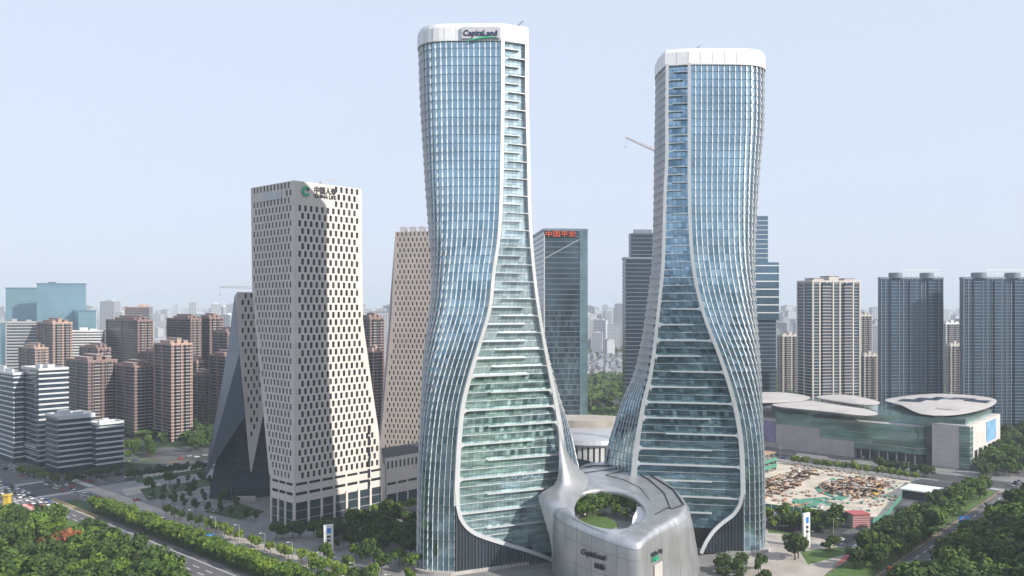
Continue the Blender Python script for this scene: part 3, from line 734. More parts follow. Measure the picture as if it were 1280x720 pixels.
# ------------------------------------------------------------------ the white office towers with staggered punched windows
def plane_px(C, e, px, py):
    """Pixel -> (t, z) on the vertical plane through C along e."""
    k = (px - 640) / F; t = (k * C[1] - C[0]) / (e[0] - k * e[1]); Yp = C[1] + e[1] * t
    return t, ZY(py, Yp)
def lin(pts):                                              # piecewise linear t(z)
    p = sorted(pts, key=lambda q: q[1]); zs = [q[1] for q in p]; ts = [q[0] for q in p]
    return lambda z: float(np.interp(z, zs, ts))
def punched_face(root, C, e, n, tL, tR, z0, z1, rh, sp, ww, wh, wallmat, skip=None, parts=0, lean=None):
    """A wall of staggered deep windows: wall with real openings, reveals and recessed panes."""
    bx, by = root.location.x, root.location.y
    lean = lean or (lambda z: 0.0)
    q = lambda t, z, d=0.0: (C[0] + e[0] * t + n[0] * (d + lean(z)) - bx, C[1] + e[1] * t + n[1] * (d + lean(z)) - by, z)
    w, gl = MB(), MB(); nr = int((z1 - z0) / rh); rh = (z1 - z0) / nr; cnt = 0
    flip = np.cross(np.append(e, 0), np.array([0, 0, 1]))[:2] @ n < 0
    def quad(m, pts): m.poly(pts[::-1] if flip else pts)
    for r in range(nr):
        za, zb = z0 + r * rh, z0 + (r + 1) * rh
        lo = max(tL(za), tL(zb)); hi = min(tR(za), tR(zb)); off = (r % 2) * sp / 2
        k0 = math.ceil((lo + .4 - off) / sp); k1 = math.floor((hi - .4 - off) / sp)
        if k1 <= k0:
            quad(w, [q(tL(za), za), q(tR(za), za), q(tR(zb), zb), q(tL(zb), zb)]); continue
        a, c = k0 * sp + off, k1 * sp + off
        quad(w, [q(tL(za), za), q(a, za), q(a, zb), q(tL(zb), zb)]); quad(w, [q(c, za), q(tR(za), za), q(tR(zb), zb), q(c, zb)])
        for k in range(k0, k1):
            t0, t1 = k * sp + off, (k + 1) * sp + off; m_ = (t0 + t1) / 2; zm = (za + zb) / 2
            a0, a1, b0, b1 = m_ - ww / 2, m_ + ww / 2, zm - wh / 2, zm + wh / 2
            if skip and skip(m_, zm): quad(w, [q(t0, za), q(t1, za), q(t1, zb), q(t0, zb)]); continue
            quad(w, [q(t0, za), q(t1, za), q(a1, b0), q(a0, b0)]); quad(w, [q(t1, za), q(t1, zb), q(a1, b1), q(a1, b0)])
            quad(w, [q(t1, zb), q(t0, zb), q(a0, b1), q(a1, b1)]); quad(w, [q(t0, zb), q(t0, za), q(a0, b0), q(a0, b1)])
            D = -.45
            for (u0, v0, u1, v1) in ((a0, b0, a1, b0), (a1, b0, a1, b1), (a1, b1, a0, b1), (a0, b1, a0, b0)):
                quad(w, [q(u0, v0), q(u1, v1), q(u1, v1, D), q(u0, v0, D)])
            pts = [q(a0, b0, D), q(a1, b0, D), q(a1, b1, D), q(a0, b1, D)]
            if cnt < parts: b = MB(); quad(b, pts); b.build('window', M['window_dark'], root); cnt += 1
            else: quad(gl, pts)
    w.build('wall', wallmat, root); gl.build('window_field', M['window_dark'], root, stuff=True)
    return q

Cc = np.array(G(367.5, 663)); 
cl = thing('office_tower', 'white stone office tower with green emblem, sunlit face crossed by a curved shadow', 'office tower', (Cc[0], Cc[1], 0))
nR = np.array([D1[1], -D1[0]]); eL = -D2; nL = -D1
zt = plane_px(Cc, D1, 372, 226)[1]
pr = lambda *a: plane_px(Cc, D1, *a); plf = lambda *a: plane_px(Cc, eL, *a)
tRf = lin([pr(452, 235), pr(453.5, 400), pr(466, 490), pr(481, 590), pr(483, 640)]); tLf = lin([plf(313.5, 232), plf(315, 360), plf(326, 480), plf(337, 600), plf(338, 652)])
zero = lambda z: 0.0
zb = 27.0
logo = pr(382, 239)
skipR = lambda t, z: (t < 27 and z > zt - 11.5) or z < 0
punched_face(cl, Cc, D1, nR, zero, tRf, zb, zt, 4.15, 3.7, 1.75, 3.3, M['stone_white'], skipR, 170)
skipL = lambda t, z: (z > zt - 9.5 and z < zt - 4 and t > 10)
punched_face(cl, Cc, eL, nL, zero, tLf, zb, zt, 4.15, 3.5, 1.65, 3.3, M['stone_white'], skipL, 130)
ql = lambda t, z, d=0.0: (eL[0] * t + nL[0] * d, eL[1] * t + nL[1] * d, z)
qr = lambda t, z, d=0.0: (D1[0] * t + nR[0] * d, D1[1] * t + nR[1] * d, z)
# grey blank board on the shaded side
b = MB(); b.hexa([ql(12, zt - 9, .02), ql(31, zt - 9, .02), ql(31, zt - 9, .4), ql(12, zt - 9, .4), ql(12, zt - 4.3, .02), ql(31, zt - 4.3, .02), ql(31, zt - 4.3, .4), ql(12, zt - 4.3, .4)])
b.build('sign_board', M['panel_grey'], cl, label='blank grey board below the roof edge')
# closing walls: back of the block and the slanting flanks
B4 = lambda t1, t2, z: (D1[0] * t1 + eL[0] * t2, D1[1] * t1 + eL[1] * t2, z)
b = MB()
lv = list(np.linspace(0, zt, 30))
for za, zb2 in zip(lv[:-1], lv[1:]):
    f = lambda z: (B4(0, tLf(z), z), B4(tRf(z), tLf(z), z), B4(tRf(z), 0, z))
    p, q_ = f(za), f(zb2)
    b.poly([p[0], q_[0], q_[1], p[1]]); b.poly([p[1], q_[1], q_[2], p[2]])
b.build('rear_wall', M['stone_grey'], cl)
b = MB(); b.poly([B4(.3, .3, zt - 1.2), B4(tRf(zt) - .3, .3, zt - 1.2), B4(tRf(zt) - .3, tLf(zt) - .3, zt - 1.2), B4(.3, tLf(zt) - .3, zt - 1.2)]); rf = b.build('roof', M['roof_dark'], cl)
b = MB(); b.bar(B4(20, 4, zt - .2), B4(24, 3, zt + 3.0), .5); b.bar(B4(24, 3, zt + 3.0), B4(33, 3, zt + 3.8), .5); b.bar(B4(20, 4, zt - 1.2), B4(20, 4, zt + 1.8), 1.2); b.build('cleaning_gantry', M['grey_wall'], rf)
# base storeys: slit windows, tall glazed bays, piers
def base_face(fn, tmax, first, step, wdt):
    b = MB(); bw = MB()
    b.poly([fn(0, 0), fn(tmax, 0), fn(tmax, 27), fn(0, 27)]); b.build('base_wall', M['stone_white'], cl)
    t = first; k = 0
    while t + wdt < tmax - 1:
        for (za, zc) in ((24.0, 25.4), (18.6, 20.2)):
            w = MB(); w.hexa([fn(t, za, -.3), fn(t + wdt, za, -.3), fn(t + wdt, za, .06), fn(t, za, .06), fn(t, zc, -.3), fn(t + wdt, zc, -.3), fn(t + wdt, zc, .06), fn(t, zc, .06)]); w.build('slit_window', M['window_dark'], cl)
        w = MB(); w.hexa([fn(t, .1, -.3), fn(t + wdt, .1, -.3), fn(t + wdt, .1, .06), fn(t, .1, .06), fn(t, 14.6, -.3), fn(t + wdt, 14.6, -.3), fn(t + wdt, 14.6, .06), fn(t, 14.6, .06)]); gb = w.build('glazed_bay', M['shade_glass'], cl)
        w = MB()
        for z in (5, 10): w.hexa([fn(t, z, .05), fn(t + wdt, z, .05), fn(t + wdt, z, .16), fn(t, z, .16), fn(t, z + .25, .05), fn(t + wdt, z + .25, .05), fn(t + wdt, z + .25, .16), fn(t, z + .25, .16)])
        w.build('transom', M['grey_wall'], gb)
        p = MB(); p.hexa([fn(t + wdt, 0, .05), fn(t + step, 0, .05), fn(t + step, 0, .7), fn(t + wdt, 0, .7), fn(t + wdt, 16, .05), fn(t + step, 16, .05), fn(t + step, 16, .7), fn(t + wdt, 16, .7)]); p.build('pier', M['stone_white'], cl)
        t += step; k += 1
base_face(qr, tRf(1), 1.2, 8.6, 7.2); base_face(ql, tLf(1), 1.4, 7.0, 5.8)
# dark stair slot near the flared foot
for k in range(7):
    s0 = pr(459.5, 640 - 0)[0]; z0 = 8 + k * 6.4; w = MB(); w.hexa([qr(s0, z0, .02), qr(s0 + 1.9, z0, .02), qr(s0 + 1.9, z0, .10), qr(s0, z0, .10), qr(s0, z0 + 5.4, .02), qr(s0 + 1.9, z0 + 5.4, .02), qr(s0 + 1.9, z0 + 5.4, .10), qr(s0, z0 + 5.4, .10)]); w.build('slot_window', M['window_dark'], cl)
# emblem and names
t, z = logo; lp = Cc + D1 * t + nR * .35
b = MB(); ro, ri = 2.75, 1.5; ring_o, ring_i = [], []
for k in range(25):
    a = R(35 + 290 * k / 24); ring_o.append((ro * math.cos(a), ro * math.sin(a))); ring_i.append((ri * math.cos(a) + .25, ri * math.sin(a)))
for k in range(24):
    b.hexa([(*ring_i[k], 0), (*ring_o[k], 0), (*ring_o[k + 1], 0), (*ring_i[k + 1], 0), (*ring_i[k], .4), (*ring_o[k], .4), (*ring_o[k + 1], .4), (*ring_i[k + 1], .4)])
put_text('emblem', b.mesh('emblem', M['letter_green']), cl, (*lp, z), D1, 'green crescent emblem')
b = MB(); b.ring([[(.4, 1.3, 0), (2.2, 1.5, 0), (1.5, .2, 0), (.9, .6, 0)], [(.4, 1.3, .4), (2.2, 1.5, .4), (1.5, .2, .4), (.9, .6, .4)]], True, True, True); put_text('emblem', b.mesh('emblem', M['letter_dark']), cl, (*lp, z), D1)
t, z = pr(406.5, 238.5); put_text('lettering', text_mesh('中国人寿', 14.6, 4.0, .4, M['letter_dark'], .02), cl, (*(Cc + D1 * t + nR * .3), z), D1)
t, z = pr(406.5, 246); put_text('lettering', text_mesh('CHINA LIFE', 14.6, 2.1, .4, M['letter_dark'], .015), cl, (*(Cc + D1 * t + nR * .3), z), D1)

# lower twin with the pointed facet and dark glass foot
C2 = np.array(G(300, 632)); 
t2 = thing('office_tower', 'lower white perforated tower ending in a pointed facet over a dark glass foot', 'office tower', (C2[0], C2[1], 0))
q2 = lambda *a: plane_px(C2, D1, *a)
zt2 = q2(296, 365)[1]
tl2 = lin([q2(296, 365), q2(299, 440), q2(313, 590), q2(313.2, 592)]); tr2 = lin([q2(352, 365), q2(345, 440), q2(314.5, 590), q2(313.4, 592)])
punched_face(t2, C2, D1, nR, tl2, tr2, q2(313, 590)[1], zt2, 4.15, 3.9, 1.5, 3.0, M['stone_white'], None, 60)
# smooth grey-blue facet leaning out to the left, dark glass prism below
p3 = lambda px, py, Y: (P(px, py, Y)[0] - C2[0], P(px, py, Y)[1] - C2[1], P(px, py, Y)[2])
Yc = C2[1]
b = MB(); b.poly([p3(296, 366, Yc + 1), p3(299, 442, Yc + .5), p3(306, 520, Yc - .5), p3(256, 598, Yc + 14), p3(262, 560, Yc + 15), p3(284, 440, Yc + 18), p3(293, 370, Yc + 20)]); b.build('slanted_facet', M['blue_slab'], t2)
b = MB()
ft = [(-26, 19), (-10, 14), (10, 24), (40, 42), (60, 60), (10, 72)]
tp = [(-6, 24), (-1, 16), (6, 20), (24, 36), (34, 48), (12, 56)]
b.ring([[(x, y, .05) for x, y in ft], [(x, y, zt2 - 3) for x, y in tp]], True, False, True); b.build('glass_foot', M['shade_glass'], t2)
for k in range(9):
    b = MB(); z = 6 + k * 6.5; f = z / (zt2 - 3); pts = [np.array(ft[i]) * (1 - f) + np.array(tp[i]) * f for i in (0, 1, 2, 3)]
    for i in range(3): b.bar((*pts[i], z), (*pts[i + 1], z), .25)
    b.build('mullion', M['blue_slab'], t2)
b = MB(); b.box(-8, 11, .05, 6, 13, 3); b.build('entrance_sill', M['stone_grey'], t2)

# rear tower of the trio, seen past the glass tower
C3 = np.array(P(492, 560, 690)[:2])
t3 = thing('office_tower', 'rear tan perforated stone tower half hidden by the glass tower', 'office tower', (C3[0], C3[1], 0))
q3 = lambda *a: plane_px(C3, D1, *a)
zt3 = q3(494, 290)[1]
e3 = np.array([math.cos(R(-12)), math.sin(R(-12))]); n3 = np.array([e3[1], -e3[0]]); q3 = lambda *a: plane_px(C3, e3, *a)
punched_face(t3, C3, e3, n3, lin([q3(494, 290), q3(489, 400), q3(474, 570), q3(470, 600)]), lin([q3(556, 290), q3(556, 600)]), .05, zt3, 4.3, 3.6, 1.4, 3.0, M['stone_tan'], None, 300)
b = MB(); b.ring([[(*(e3 * q3(472, 600)[0] - n3 * .6), .05), (*(e3 * 40 - n3 * .6), .05), (*(e3 * 44 - n3 * 40), .05), (*(e3 * 8 - n3 * 40), .05)], [(*(e3 * q3(494, 290)[0] - n3 * .6), zt3), (*(e3 * 40 - n3 * .6), zt3), (*(e3 * 44 - n3 * 40), zt3), (*(e3 * 8 - n3 * 40), zt3)]], True, False, True); b.build('rear_block', M['stone_grey'], t3)
b = MB()
for x in (6, 14, 22, 30): p = e3 * x - n3 * 8; b.box(p[0] - 2.5, p[1] - 3, zt3, p[0] + 2.5, p[1] + 3, zt3 + 2.5 + (x % 4)); p = e3 * x - n3 * 3; b.bar((*p, zt3), (*p, zt3 + 4), .4)
b.bar((*(e3 * 4 - n3 * 3), zt3 + 3.2), (*(e3 * 40 - n3 * 3), zt3 + 3.2), .5); b.build('roof_plant', M['grey_wall'], t3)

# link building running on from the white tower
Cl = Cc + D1 * (tRf(5) - .5)
lk = thing('link_building', 'low white stone wing joining the emblem tower, tall dark ground-floor bays', 'building', (Cl[0], Cl[1], 0))
lz = plane_px(Cl, D1, 500, 570)[1]; ln = 62.0
fn = lambda t, z, d=0.0: (D1[0] * t + nR[0] * d, D1[1] * t + nR[1] * d, z)
b = MB(); b.prism([fn(0, 0)[:2], fn(ln, 0)[:2], fn(ln, 0, -30)[:2], fn(0, 0, -30)[:2]], .05, lz); b.build('wall', M['stone_white'], lk)
b = MB(); b.prism([fn(.6, 0, -.6)[:2], fn(ln, 0, -.6)[:2], fn(ln, 0, -29.4)[:2], fn(.6, 0, -29.4)[:2]], lz, lz + .3); b.build('roof', M['roof_dark'], lk)
def slot(t, w, z0, z1, name='window', m='window_dark', d=.08):
    q = MB(); q.hexa([fn(t, z0, -.2), fn(t + w, z0, -.2), fn(t + w, z0, d), fn(t, z0, d), fn(t, z1, -.2), fn(t + w, z1, -.2), fn(t + w, z1, d), fn(t, z1, d)]); q.build(name, M[m], lk)
for k in range(18): slot(1.5 + k * 3.2, 1.3, lz - 6.5, lz - 2.2)
for k in range(7): slot(1.5 + k * 8.4, 6.8, lz - 16.5, lz - 15)
for k in range(7): slot(1.5 + k * 8.4, 7.2, .3, lz - 22, 'glazed_bay', 'shade_glass')

# ------------------------------------------------------------------ generic buildings on the grid
def corner_box(xl, xc, xr, Y, ang=ANG):
    d1 = (math.cos(ang), math.sin(ang)); d2 = (-math.sin(ang), math.cos(ang))
    X = (xc - 640) * Y / F
    kl, kr = (xl - 640) / F, (xr - 640) / F
    a = (X - kl * Y) / (kl * d2[1] - d2[0]); b = (kr * Y - X) / (d1[0] - kr * d1[1])
    return np.array([X, Y]), a, b
def block(name, label, cat, xl, xc, xr, ytop, Y, fl=3.6, body='office_glass', band=None, band_h=.9, pier=None, piers=(0, 0), pier_w=.8, proud=.35, roof='roof_light', group=None, ang=ANG, z0=0.0, roofbits=2, left_band=1.0, top=None, win=None):
    """Box on the grid: near corner at column xc, left flank to xl, right flank to xr; local x along the right flank, local y along the left one."""
    C, a, b = corner_box(xl, xc, xr, Y, ang); h = (ZY(ytop, Y) if top is None else top)
    root = thing(name, label, cat, (C[0], C[1], z0), ang, group); h -= z0
    q = MB(); q.box(0, 0, 0, b, a, h); q.build('body', M[body], root)
    q = MB(); q.box(.4, .4, h, b - .4, a - .4, h + .25); rf = q.build('roof', M[roof], root)
    q = MB(); t = .5
    q.box(-t, -t, h - .6, b + t, t, h + 1.3); q.box(-t, a - t, h - .6, b + t, a + t, h + 1.3); q.box(-t, t, h - .6, t, a - t, h + 1.3); q.box(b - t, t, h - .6, b + t, a - t, h + 1.3)
    q.build('parapet', M[pier or band or 'grey_wall'], root)
    r = random.Random(int(xl * 31 + ytop))
    for k in range(roofbits):
        w, d, hh = r.uniform(.14, .3) * b, r.uniform(.14, .3) * a, r.uniform(2.5, 5); x, y = r.uniform(.1, .65) * b, r.uniform(.1, .65) * a
        q = MB(); q.box(x, y, h + .26, x + w, y + d, h + hh); q.build('roof_house', M[pier or band or 'roof_light'], rf)
    if band:
        q = MB(); p = proud
        q.box(-p, -p, 0, b + p, .2, band_h); q.box(-p * left_band, .2, 0, .2, a + p, band_h * left_band); q.box(b - .2, .2, 0, b + p, a + p, band_h); q.box(.2, a - .2, 0, b - .2, a + p, band_h)
        me = q.mesh('floor_band', M[band]); z = fl
        while z < h - 1.5: link('floor_band', me, root, loc=(0, 0, z)); z += fl
    if pier:
        q = MB(); q.box(-pier_w / 2, -proud - .25, 0, pier_w / 2, .2, h + .4); me = q.mesh('pier', M[pier])
        nb, na = piers
        for k in range(nb + 1): link('pier', me, root, loc=(pier_w / 2 + (b - pier_w) * k / max(nb, 1), 0, 0))
        q = MB(); q.box(-proud - .25, -pier_w / 2, 0, .2, pier_w / 2, h + .4); me = q.mesh('pier', M[pier])
        for k in range(1, na + 1): link('pier', me, root, loc=(0, pier_w / 2 + (a - pier_w) * k / max(na, 1), 0))
    if win:                                              # small windows set into the piers
        q = MB(); z = 1.2; nb, na = piers; d = proud + .29
        while z < h - 2:
            for k in range(nb + 1):
                x = pier_w / 2 + (b - pier_w) * k / max(nb, 1); q.poly([(x - .6, -d, z), (x + .6, -d, z), (x + .6, -d, z + 1.5), (x - .6, -d, z + 1.5)])
            for k in range(1, na + 1):
                y = pier_w / 2 + (a - pier_w) * k / max(na, 1); q.poly([(-d, y + .6, z), (-d, y - .6, z), (-d, y - .6, z + 1.5), (-d, y + .6, z + 1.5)])
            z += fl
        q.build('window_field', M['window_dark'], root, stuff=True)
    return root, C, a, b, h

# offices at the crossroads
OF = dict(body='office_glass', left_band=.35, band='office_band', band_h=1.25, fl=3.9, proud=.5)
block('office_block', 'white banded office slab at the road corner with red shopfront', 'office block', 57.5, 73, 118, 522, 614, **OF)
block('office_block', 'low white banded annex beside the red shopfront slab', 'office block', 112, 121, 154, 531, 625, **OF)
block('office_block', 'taller white banded office block with roof box behind the red shopfront slab', 'office block', 27, 49, 85, 462.5, 640, **OF)
block('office_block', 'blue glass office block beside the tall white banded block, cut by frame edge', 'office block', -14, 17, 29, 468, 655, body='office_glass_blue', band='band_white', band_h=.9, fl=3.9, proud=.25)
r_, C_, a_2, b_2, h_ = block('podium_block', 'three storey glass base under the banded office blocks', 'office block', -30, 45, 62, 560, 645, body='office_glass_blue', band='grey_wall', band_h=.8, fl=4.5)
sf = thing('shopfront', 'red and white shopfront canopy at foot of banded slab', 'shopfront', (*(np.array(G(92, 587))), 0), ANG)
for k in range(4):
    b = MB(); b.box(k * 4.6, -.6, .1, k * 4.6 + 3.6, .5, 6.5); b.build('red_panel', M['crane_red'], sf)
b = MB(); b.box(-1, -2.2, 6.6, 19, .6, 7.6); b.build('canopy', M['band_white'], sf)

# far teal slabs and the mixed blocks before them
block('glass_slab', 'broad teal glass slab, taller of the pair in the haze', 'office block', 46, 48, 108, 355, 1350, body='teal_slab', ang=R(12), roofbits=1, band='teal_dark', band_h=.3, fl=12, proud=.1)
block('glass_slab', 'teal glass slab with diagonal shade, lower of the pair', 'office block', 7, 9, 50, 360.5, 1380, body='teal_slab', ang=R(8), roofbits=0, band='teal_dark', band_h=.3, fl=12, proud=.1)
block('glass_slab', 'small blue glass block in front of the teal slabs', 'office block', 84, 98, 120, 389, 1220, body='teal_slab', ang=R(30), roofbits=2, band='teal_dark', band_h=.4, fl=8, proud=.1)
block('glass_slab', 'teal glass tower cut by frame edge behind the grey grid block', 'office block', -12, -4, 9, 403, 1200, body='teal_slab', ang=R(20), roofbits=0)
block('office_block', 'pale grey grid-fronted office block before the teal slabs', 'office block', 8, 12, 49, 403, 1000, body='office_glass', band='grey_wall', band_h=1.6, fl=3.6, pier='grey_wall', piers=(12, 3), pier_w=1.2, ang=R(14), proud=.2)
block('apartment_block', 'pale green white apartment block with small square windows', 'apartment block', 85, 90, 131, 414, 1010, body='res_glass', band='band_white', band_h=1.7, fl=3.2, pier='band_white', piers=(8, 2), pier_w=2.2, ang=R(10), proud=.2)

# brown residential towers
RG = 'brown residential towers beyond the crossroads'
def flats(xl, xc, xr, yt, Y, label, pier='brown_pier', ang=ANG, nb=5, na=3, group=None, name='apartment_tower', slab='slab_beige', glass='res_glass', pw=2.0, win=True):
    na = min(na, 2)
    r, C, a, b, h = block(name, label, 'apartment tower', xl, xc, xr, yt, Y, fl=3.0, body=glass, band=slab, band_h=.45, pier=pier, piers=(nb, na), pier_w=pw, proud=.7, roof='roof_dark', ang=ang, roofbits=0, win=win, group=group)
    # stepped crown: lift houses and small gabled frames
    for k in range(3):
        x = (.08 + .32 * k) * b; q = MB(); q.box(x, a * .15, h + .3, x + b * .2, a * .75, h + 3.2 + (k % 2) * 2.2); q.build('lift_house', M[pier], r)
        q = MB(); q.box(x - .4, a * .13, h + 3.2 + (k % 2) * 2.2, x + b * .2 + .4, a * .77, h + 3.7 + (k % 2) * 2.2); q.build('crown_slab', M['slab_beige'], r)
    # projecting bays with balconies
    for k in range(2):
        x = (.2 + .45 * k) * b; q = MB(); q.box(x, -2.0, .1, x + b * .16, .2, h - 1.5); by = q.build('bay', M[glass], r)
        q = MB(); q.box(x - .25, -2.3, 0, x + b * .16 + .25, .1, 1.0); me = q.mesh('balcony', M['slab_beige']); z = 3.0
        while z < h - 3: link('balcony', me, by, loc=(0, 0, z)); z += 3.0
    return r
flats(193, 214, 240, 431, 760, 'tall brown apartment tower with sunlit right flank, nearest the park trees', 'pink_pier', nb=4, na=3)
flats(84, 110, 146, 452, 790, 'wide brown apartment block right behind the banded offices', nb=6, na=4)
flats(145, 168, 193, 459, 780, 'lower brown apartment tower with pale roof box beside the tallest brown tower', nb=4, na=3)
flats(133, 172, 191, 401, 960, 'broad dark brown apartment tower standing behind the lower rows', nb=4, na=5)
flats(209, 238, 251, 399, 960, 'dark brown apartment tower with stepped crown in the rear row', nb=3, na=4)
flats(246, 262, 279, 398, 975, 'slim brown apartment tower adjoining the stepped crown tower', nb=3, na=3)
flats(47, 66, 90, 404, 960, 'pink brown apartment tower beside the pale grid office block', 'pink_pier', nb=4, na=3)
flats(237, 246, 254, 452, 880, 'narrow cream apartment tower tucked behind the sunlit brown tower', 'pink_pier', nb=2, na=2)
flats(266, 284, 300, 416, 860, 'dark brown apartment tower against the slanted glass facet', nb=3, na=3)
flats(240, 256, 270, 470, 820, 'low dark brown apartment tower beside the park trees', nb=3, na=3)
flats(448, 462, 480, 398, 900, 'brown apartment tower seen between the emblem tower and rear grey tower', nb=3, na=3)
flats(176, 196, 216, 441, 930, 'reddish apartment tower filling the gap behind the tallest brown tower', nb=3, na=3)
flats(222, 243, 262, 432, 1010, 'reddish apartment tower low behind the narrow cream tower', nb=3, na=3)
flats(100, 122, 138, 436, 900, 'reddish apartment tower between the pale green block and the wide brown block', nb=3, na=3)
flats(262, 282, 300, 446, 790, 'dark reddish apartment tower right beside the slanted glass facet foot', nb=3, na=3)
flats(24, 44, 60, 436, 880, 'pink brown apartment tower rising behind the tall banded block', 'pink_pier', nb=3, na=3)
flats(455, 466, 478, 440, 800, 'pink apartment tower low between emblem tower and rear grey tower', 'pink_pier', nb=3, na=2)
block('apartment_tower', 'beige ribbed tower on the skyline above the brown rows', 'apartment tower', 156, 162, 191, 384, 1500, body='res_glass', pier='pink_pier', piers=(9, 2), pier_w=3.0, band='slab_beige', band_h=.8, fl=3.3, ang=R(18))

# glass tower with red characters
r_, Cp, ap, bp, hp = block('glass_office_tower', 'dark glass office tower with red rooftop characters and a pale diagonal line', 'office tower', 664, 680, 734, 287.5, 650, fl=4.1, body='dark_tower_glass', band='navy_mullion', band_h=.45, proud=.3, roof='roof_dark', ang=R(6), roofbits=1)
mb = MB(); r2 = random.Random(5); nfl = int(hp / 4.1)
for k in range(nfl):
    for i in range(20):
        x0, x1 = bp * i / 20 + .06, bp * (i + 1) / 20 - .06; z0, z1 = k * 4.1 + .1, k * 4.1 + 3.9; j = lambda: -.12 + r2.uniform(-.015, .015)
        if k >= nfl - 15:
            q = MB(); q.poly([(x0, j(), z0), (x1, j(), z0), (x1, j(), z1), (x0, j(), z1)]); q.build('pane', M['pingan_glass'], r_)
        else: mb.poly([(x0, j(), z0), (x1, j(), z0), (x1, j(), z1), (x0, j(), z1)])
mb.build('glazing', M['pingan_glass'], r_, stuff=True)
b = MB(); b.box(-.15, -.5, 0, .6, -.14, hp - 3); b.bar((.5, -.35, hp - 22), (bp * .82, -.35, hp - 7), .45, .4); b.build('pale_trim', M['office_band'], r_)
b = MB(); b.box(bp * .82, -.6, 0, bp + .3, -.14, hp + .6); b.build('corner_glazing', M['pale_glass'], r_)
b = MB(); b.box(1.0, -.5, hp - 5.6, bp * .74, -.2, hp - .4); b.build('sign_board', M['sign_black'], r_)
o = link('lettering', text_mesh('中国平安', bp * .70, 4.6, .5, M['letter_red'], .008), r_, label='red rooftop characters'); o.location = (bp * .38, -.85, hp - 3.0); o.rotation_euler = (R(90), 0, 0)
# dark setback tower behind
Y8 = 820
r_, Cd, ad, bd, hd = block('dark_office_tower', 'dark stepped office tower showing beside the blank-crowned tower', 'office tower', 778, 782, 822, 323, Y8, fl=4.0, body='dark_tower_glass', band='navy_mullion', band_h=.5, proud=.2, ang=R(5), roof='roof_dark', roofbits=0)
h2 = ZY(291, Y8); b = MB(); b.box(6, 4, hd + .3, bd, ad * .9, h2); up = b.build('upper_block', M['dark_tower_glass'], r_)
b = MB()
z = hd + 4
while z < h2: b.box(5.8, 3.8, z, bd + .2, ad * .9 + .2, z + .5); z += 4
b.box(10, 6, h2, bd - 4, ad * .7, h2 + 4); b.build('floor_band', M['navy_mullion'], up)
# striped tower right of the pair
Y9 = 900
def stripe_vol(root, x0, x1, y0, y1, z0, z1, body, band, fl, bh):
    b = MB(); b.box(x0, y0, z0, x1, y1, z1); v = b.build('volume', M[body], root)
    z = z0 + fl; q = MB(); q.box(x0 - .4, y0 - .4, 0, x1 + .4, y1 + .4, bh); me = q.mesh('floor_band', M[band])
    while z < z1 + .1: link('floor_band', me, v, loc=(0, 0, z - bh)); z += fl
X9 = (925 - 640) * Y9 / F
s9 = thing('striped_tower', 'three-tier glass tower with pale stripes standing beyond the blank-crowned tower', 'office tower', (X9, Y9, 0))
u = Y9 / F
stripe_vol(s9, 0, 45 * u, 0, 36, .05, ZY(400, Y9), 'office_glass_blue', 'navy_mullion', 4.2, .9)
stripe_vol(s9, -2, 48 * u, -2, 36, ZY(400, Y9), ZY(328, Y9), 'stripe_glass', 'band_white', 8.4, 1.2)
stripe_vol(s9, 0, 35 * u, 0, 34, ZY(328, Y9), ZY(270, Y9), 'stripe_glass', 'band_white', 5, .6)

# right-hand residential towers
def navy(xl, xc, xr, yt, Y, label, ang):
    r, C, a, b, h = block('apartment_tower', label, 'apartment tower', xl, xc, xr, yt, Y, fl=3.1, body='navy_glass', band='navy_mullion', band_h=.35, pier='navy_mullion', piers=(14, 6), pier_w=.55, proud=.25, roof='roof_dark', ang=ang, roofbits=0)
    for fx in (.18, .68):
        q = MB(); q.cyl(b * (fx + .07), a * .4, h + .3, h + 5.5, b * .10, n=20); q.build('roof_drum', M['navy_mullion'], r)
    q = MB()
    for k in range(9): x = b * (.36 + .6 * k / 8); q.box(x - .25, a * .3, h, x + .25, a * .3 + .5, h + 8.4)
    q.box(b * .35, a * .28, h + 8.0, b * .97, a * .34, h + 8.6); q.box(b * .35, a * .28, h + 4.2, b * .97, a * .34, h + 4.6); q.build('crown_frame', M['band_white'], r)
    for k in range(3):
        x = b * (.15 + .3 * k); q = MB(); q.box(x, -1.5, .1, x + b * .1, .2, h - 2); by = q.build('bay', M['navy_glass'], r)
        q = MB(); q.box(x - .2, -1.75, 0, x + b * .1 + .2, .1, .5); me = q.mesh('balcony', M['navy_mullion']); z = 3.1
        while z < h - 3: link('balcony', me, by, loc=(0, 0, z)); z += 3.1
navy(1098, 1101, 1179, 348, 810, 'dark blue glass apartment slab with drum crowns, second from the striped tower', R(5))
navy(1200, 1204, 1288, 348, 790, 'dark blue glass apartment slab with drum crowns, cut by the frame edge', R(5))
flats(997, 1015, 1075, 352, 800, 'cream balconied apartment tower with dark glass flank above the mall roof', 'cream_pier', ang=R(14), nb=7, na=2, slab='cream_pier', glass='navy_glass', pw=1.3, win=False)
flats(972, 978, 1000, 420, 1150, 'cream apartment block low beside the striped tower', 'cream_pier', ang=R(12), nb=4, na=2, slab='cream_pier', pw=2)
flats(1071, 1076, 1090, 395, 1250, 'pale banded apartment tower in the gap right of the cream balconied tower', 'cream_pier', ang=R(10), nb=3, na=2, slab='band_white', pw=1.5)
flats(1074, 1080, 1097, 445, 1000, 'low cream apartment block in the gap between cream and dark towers', 'cream_pier', ang=R(10), nb=3, na=2, slab='cream_pier', pw=2)
flats(1178, 1182, 1200, 405, 1250, 'pale apartment tower in the gap between the two dark slabs', 'band_white', ang=R(10), nb=3, na=2, slab='band_white', pw=1.5)
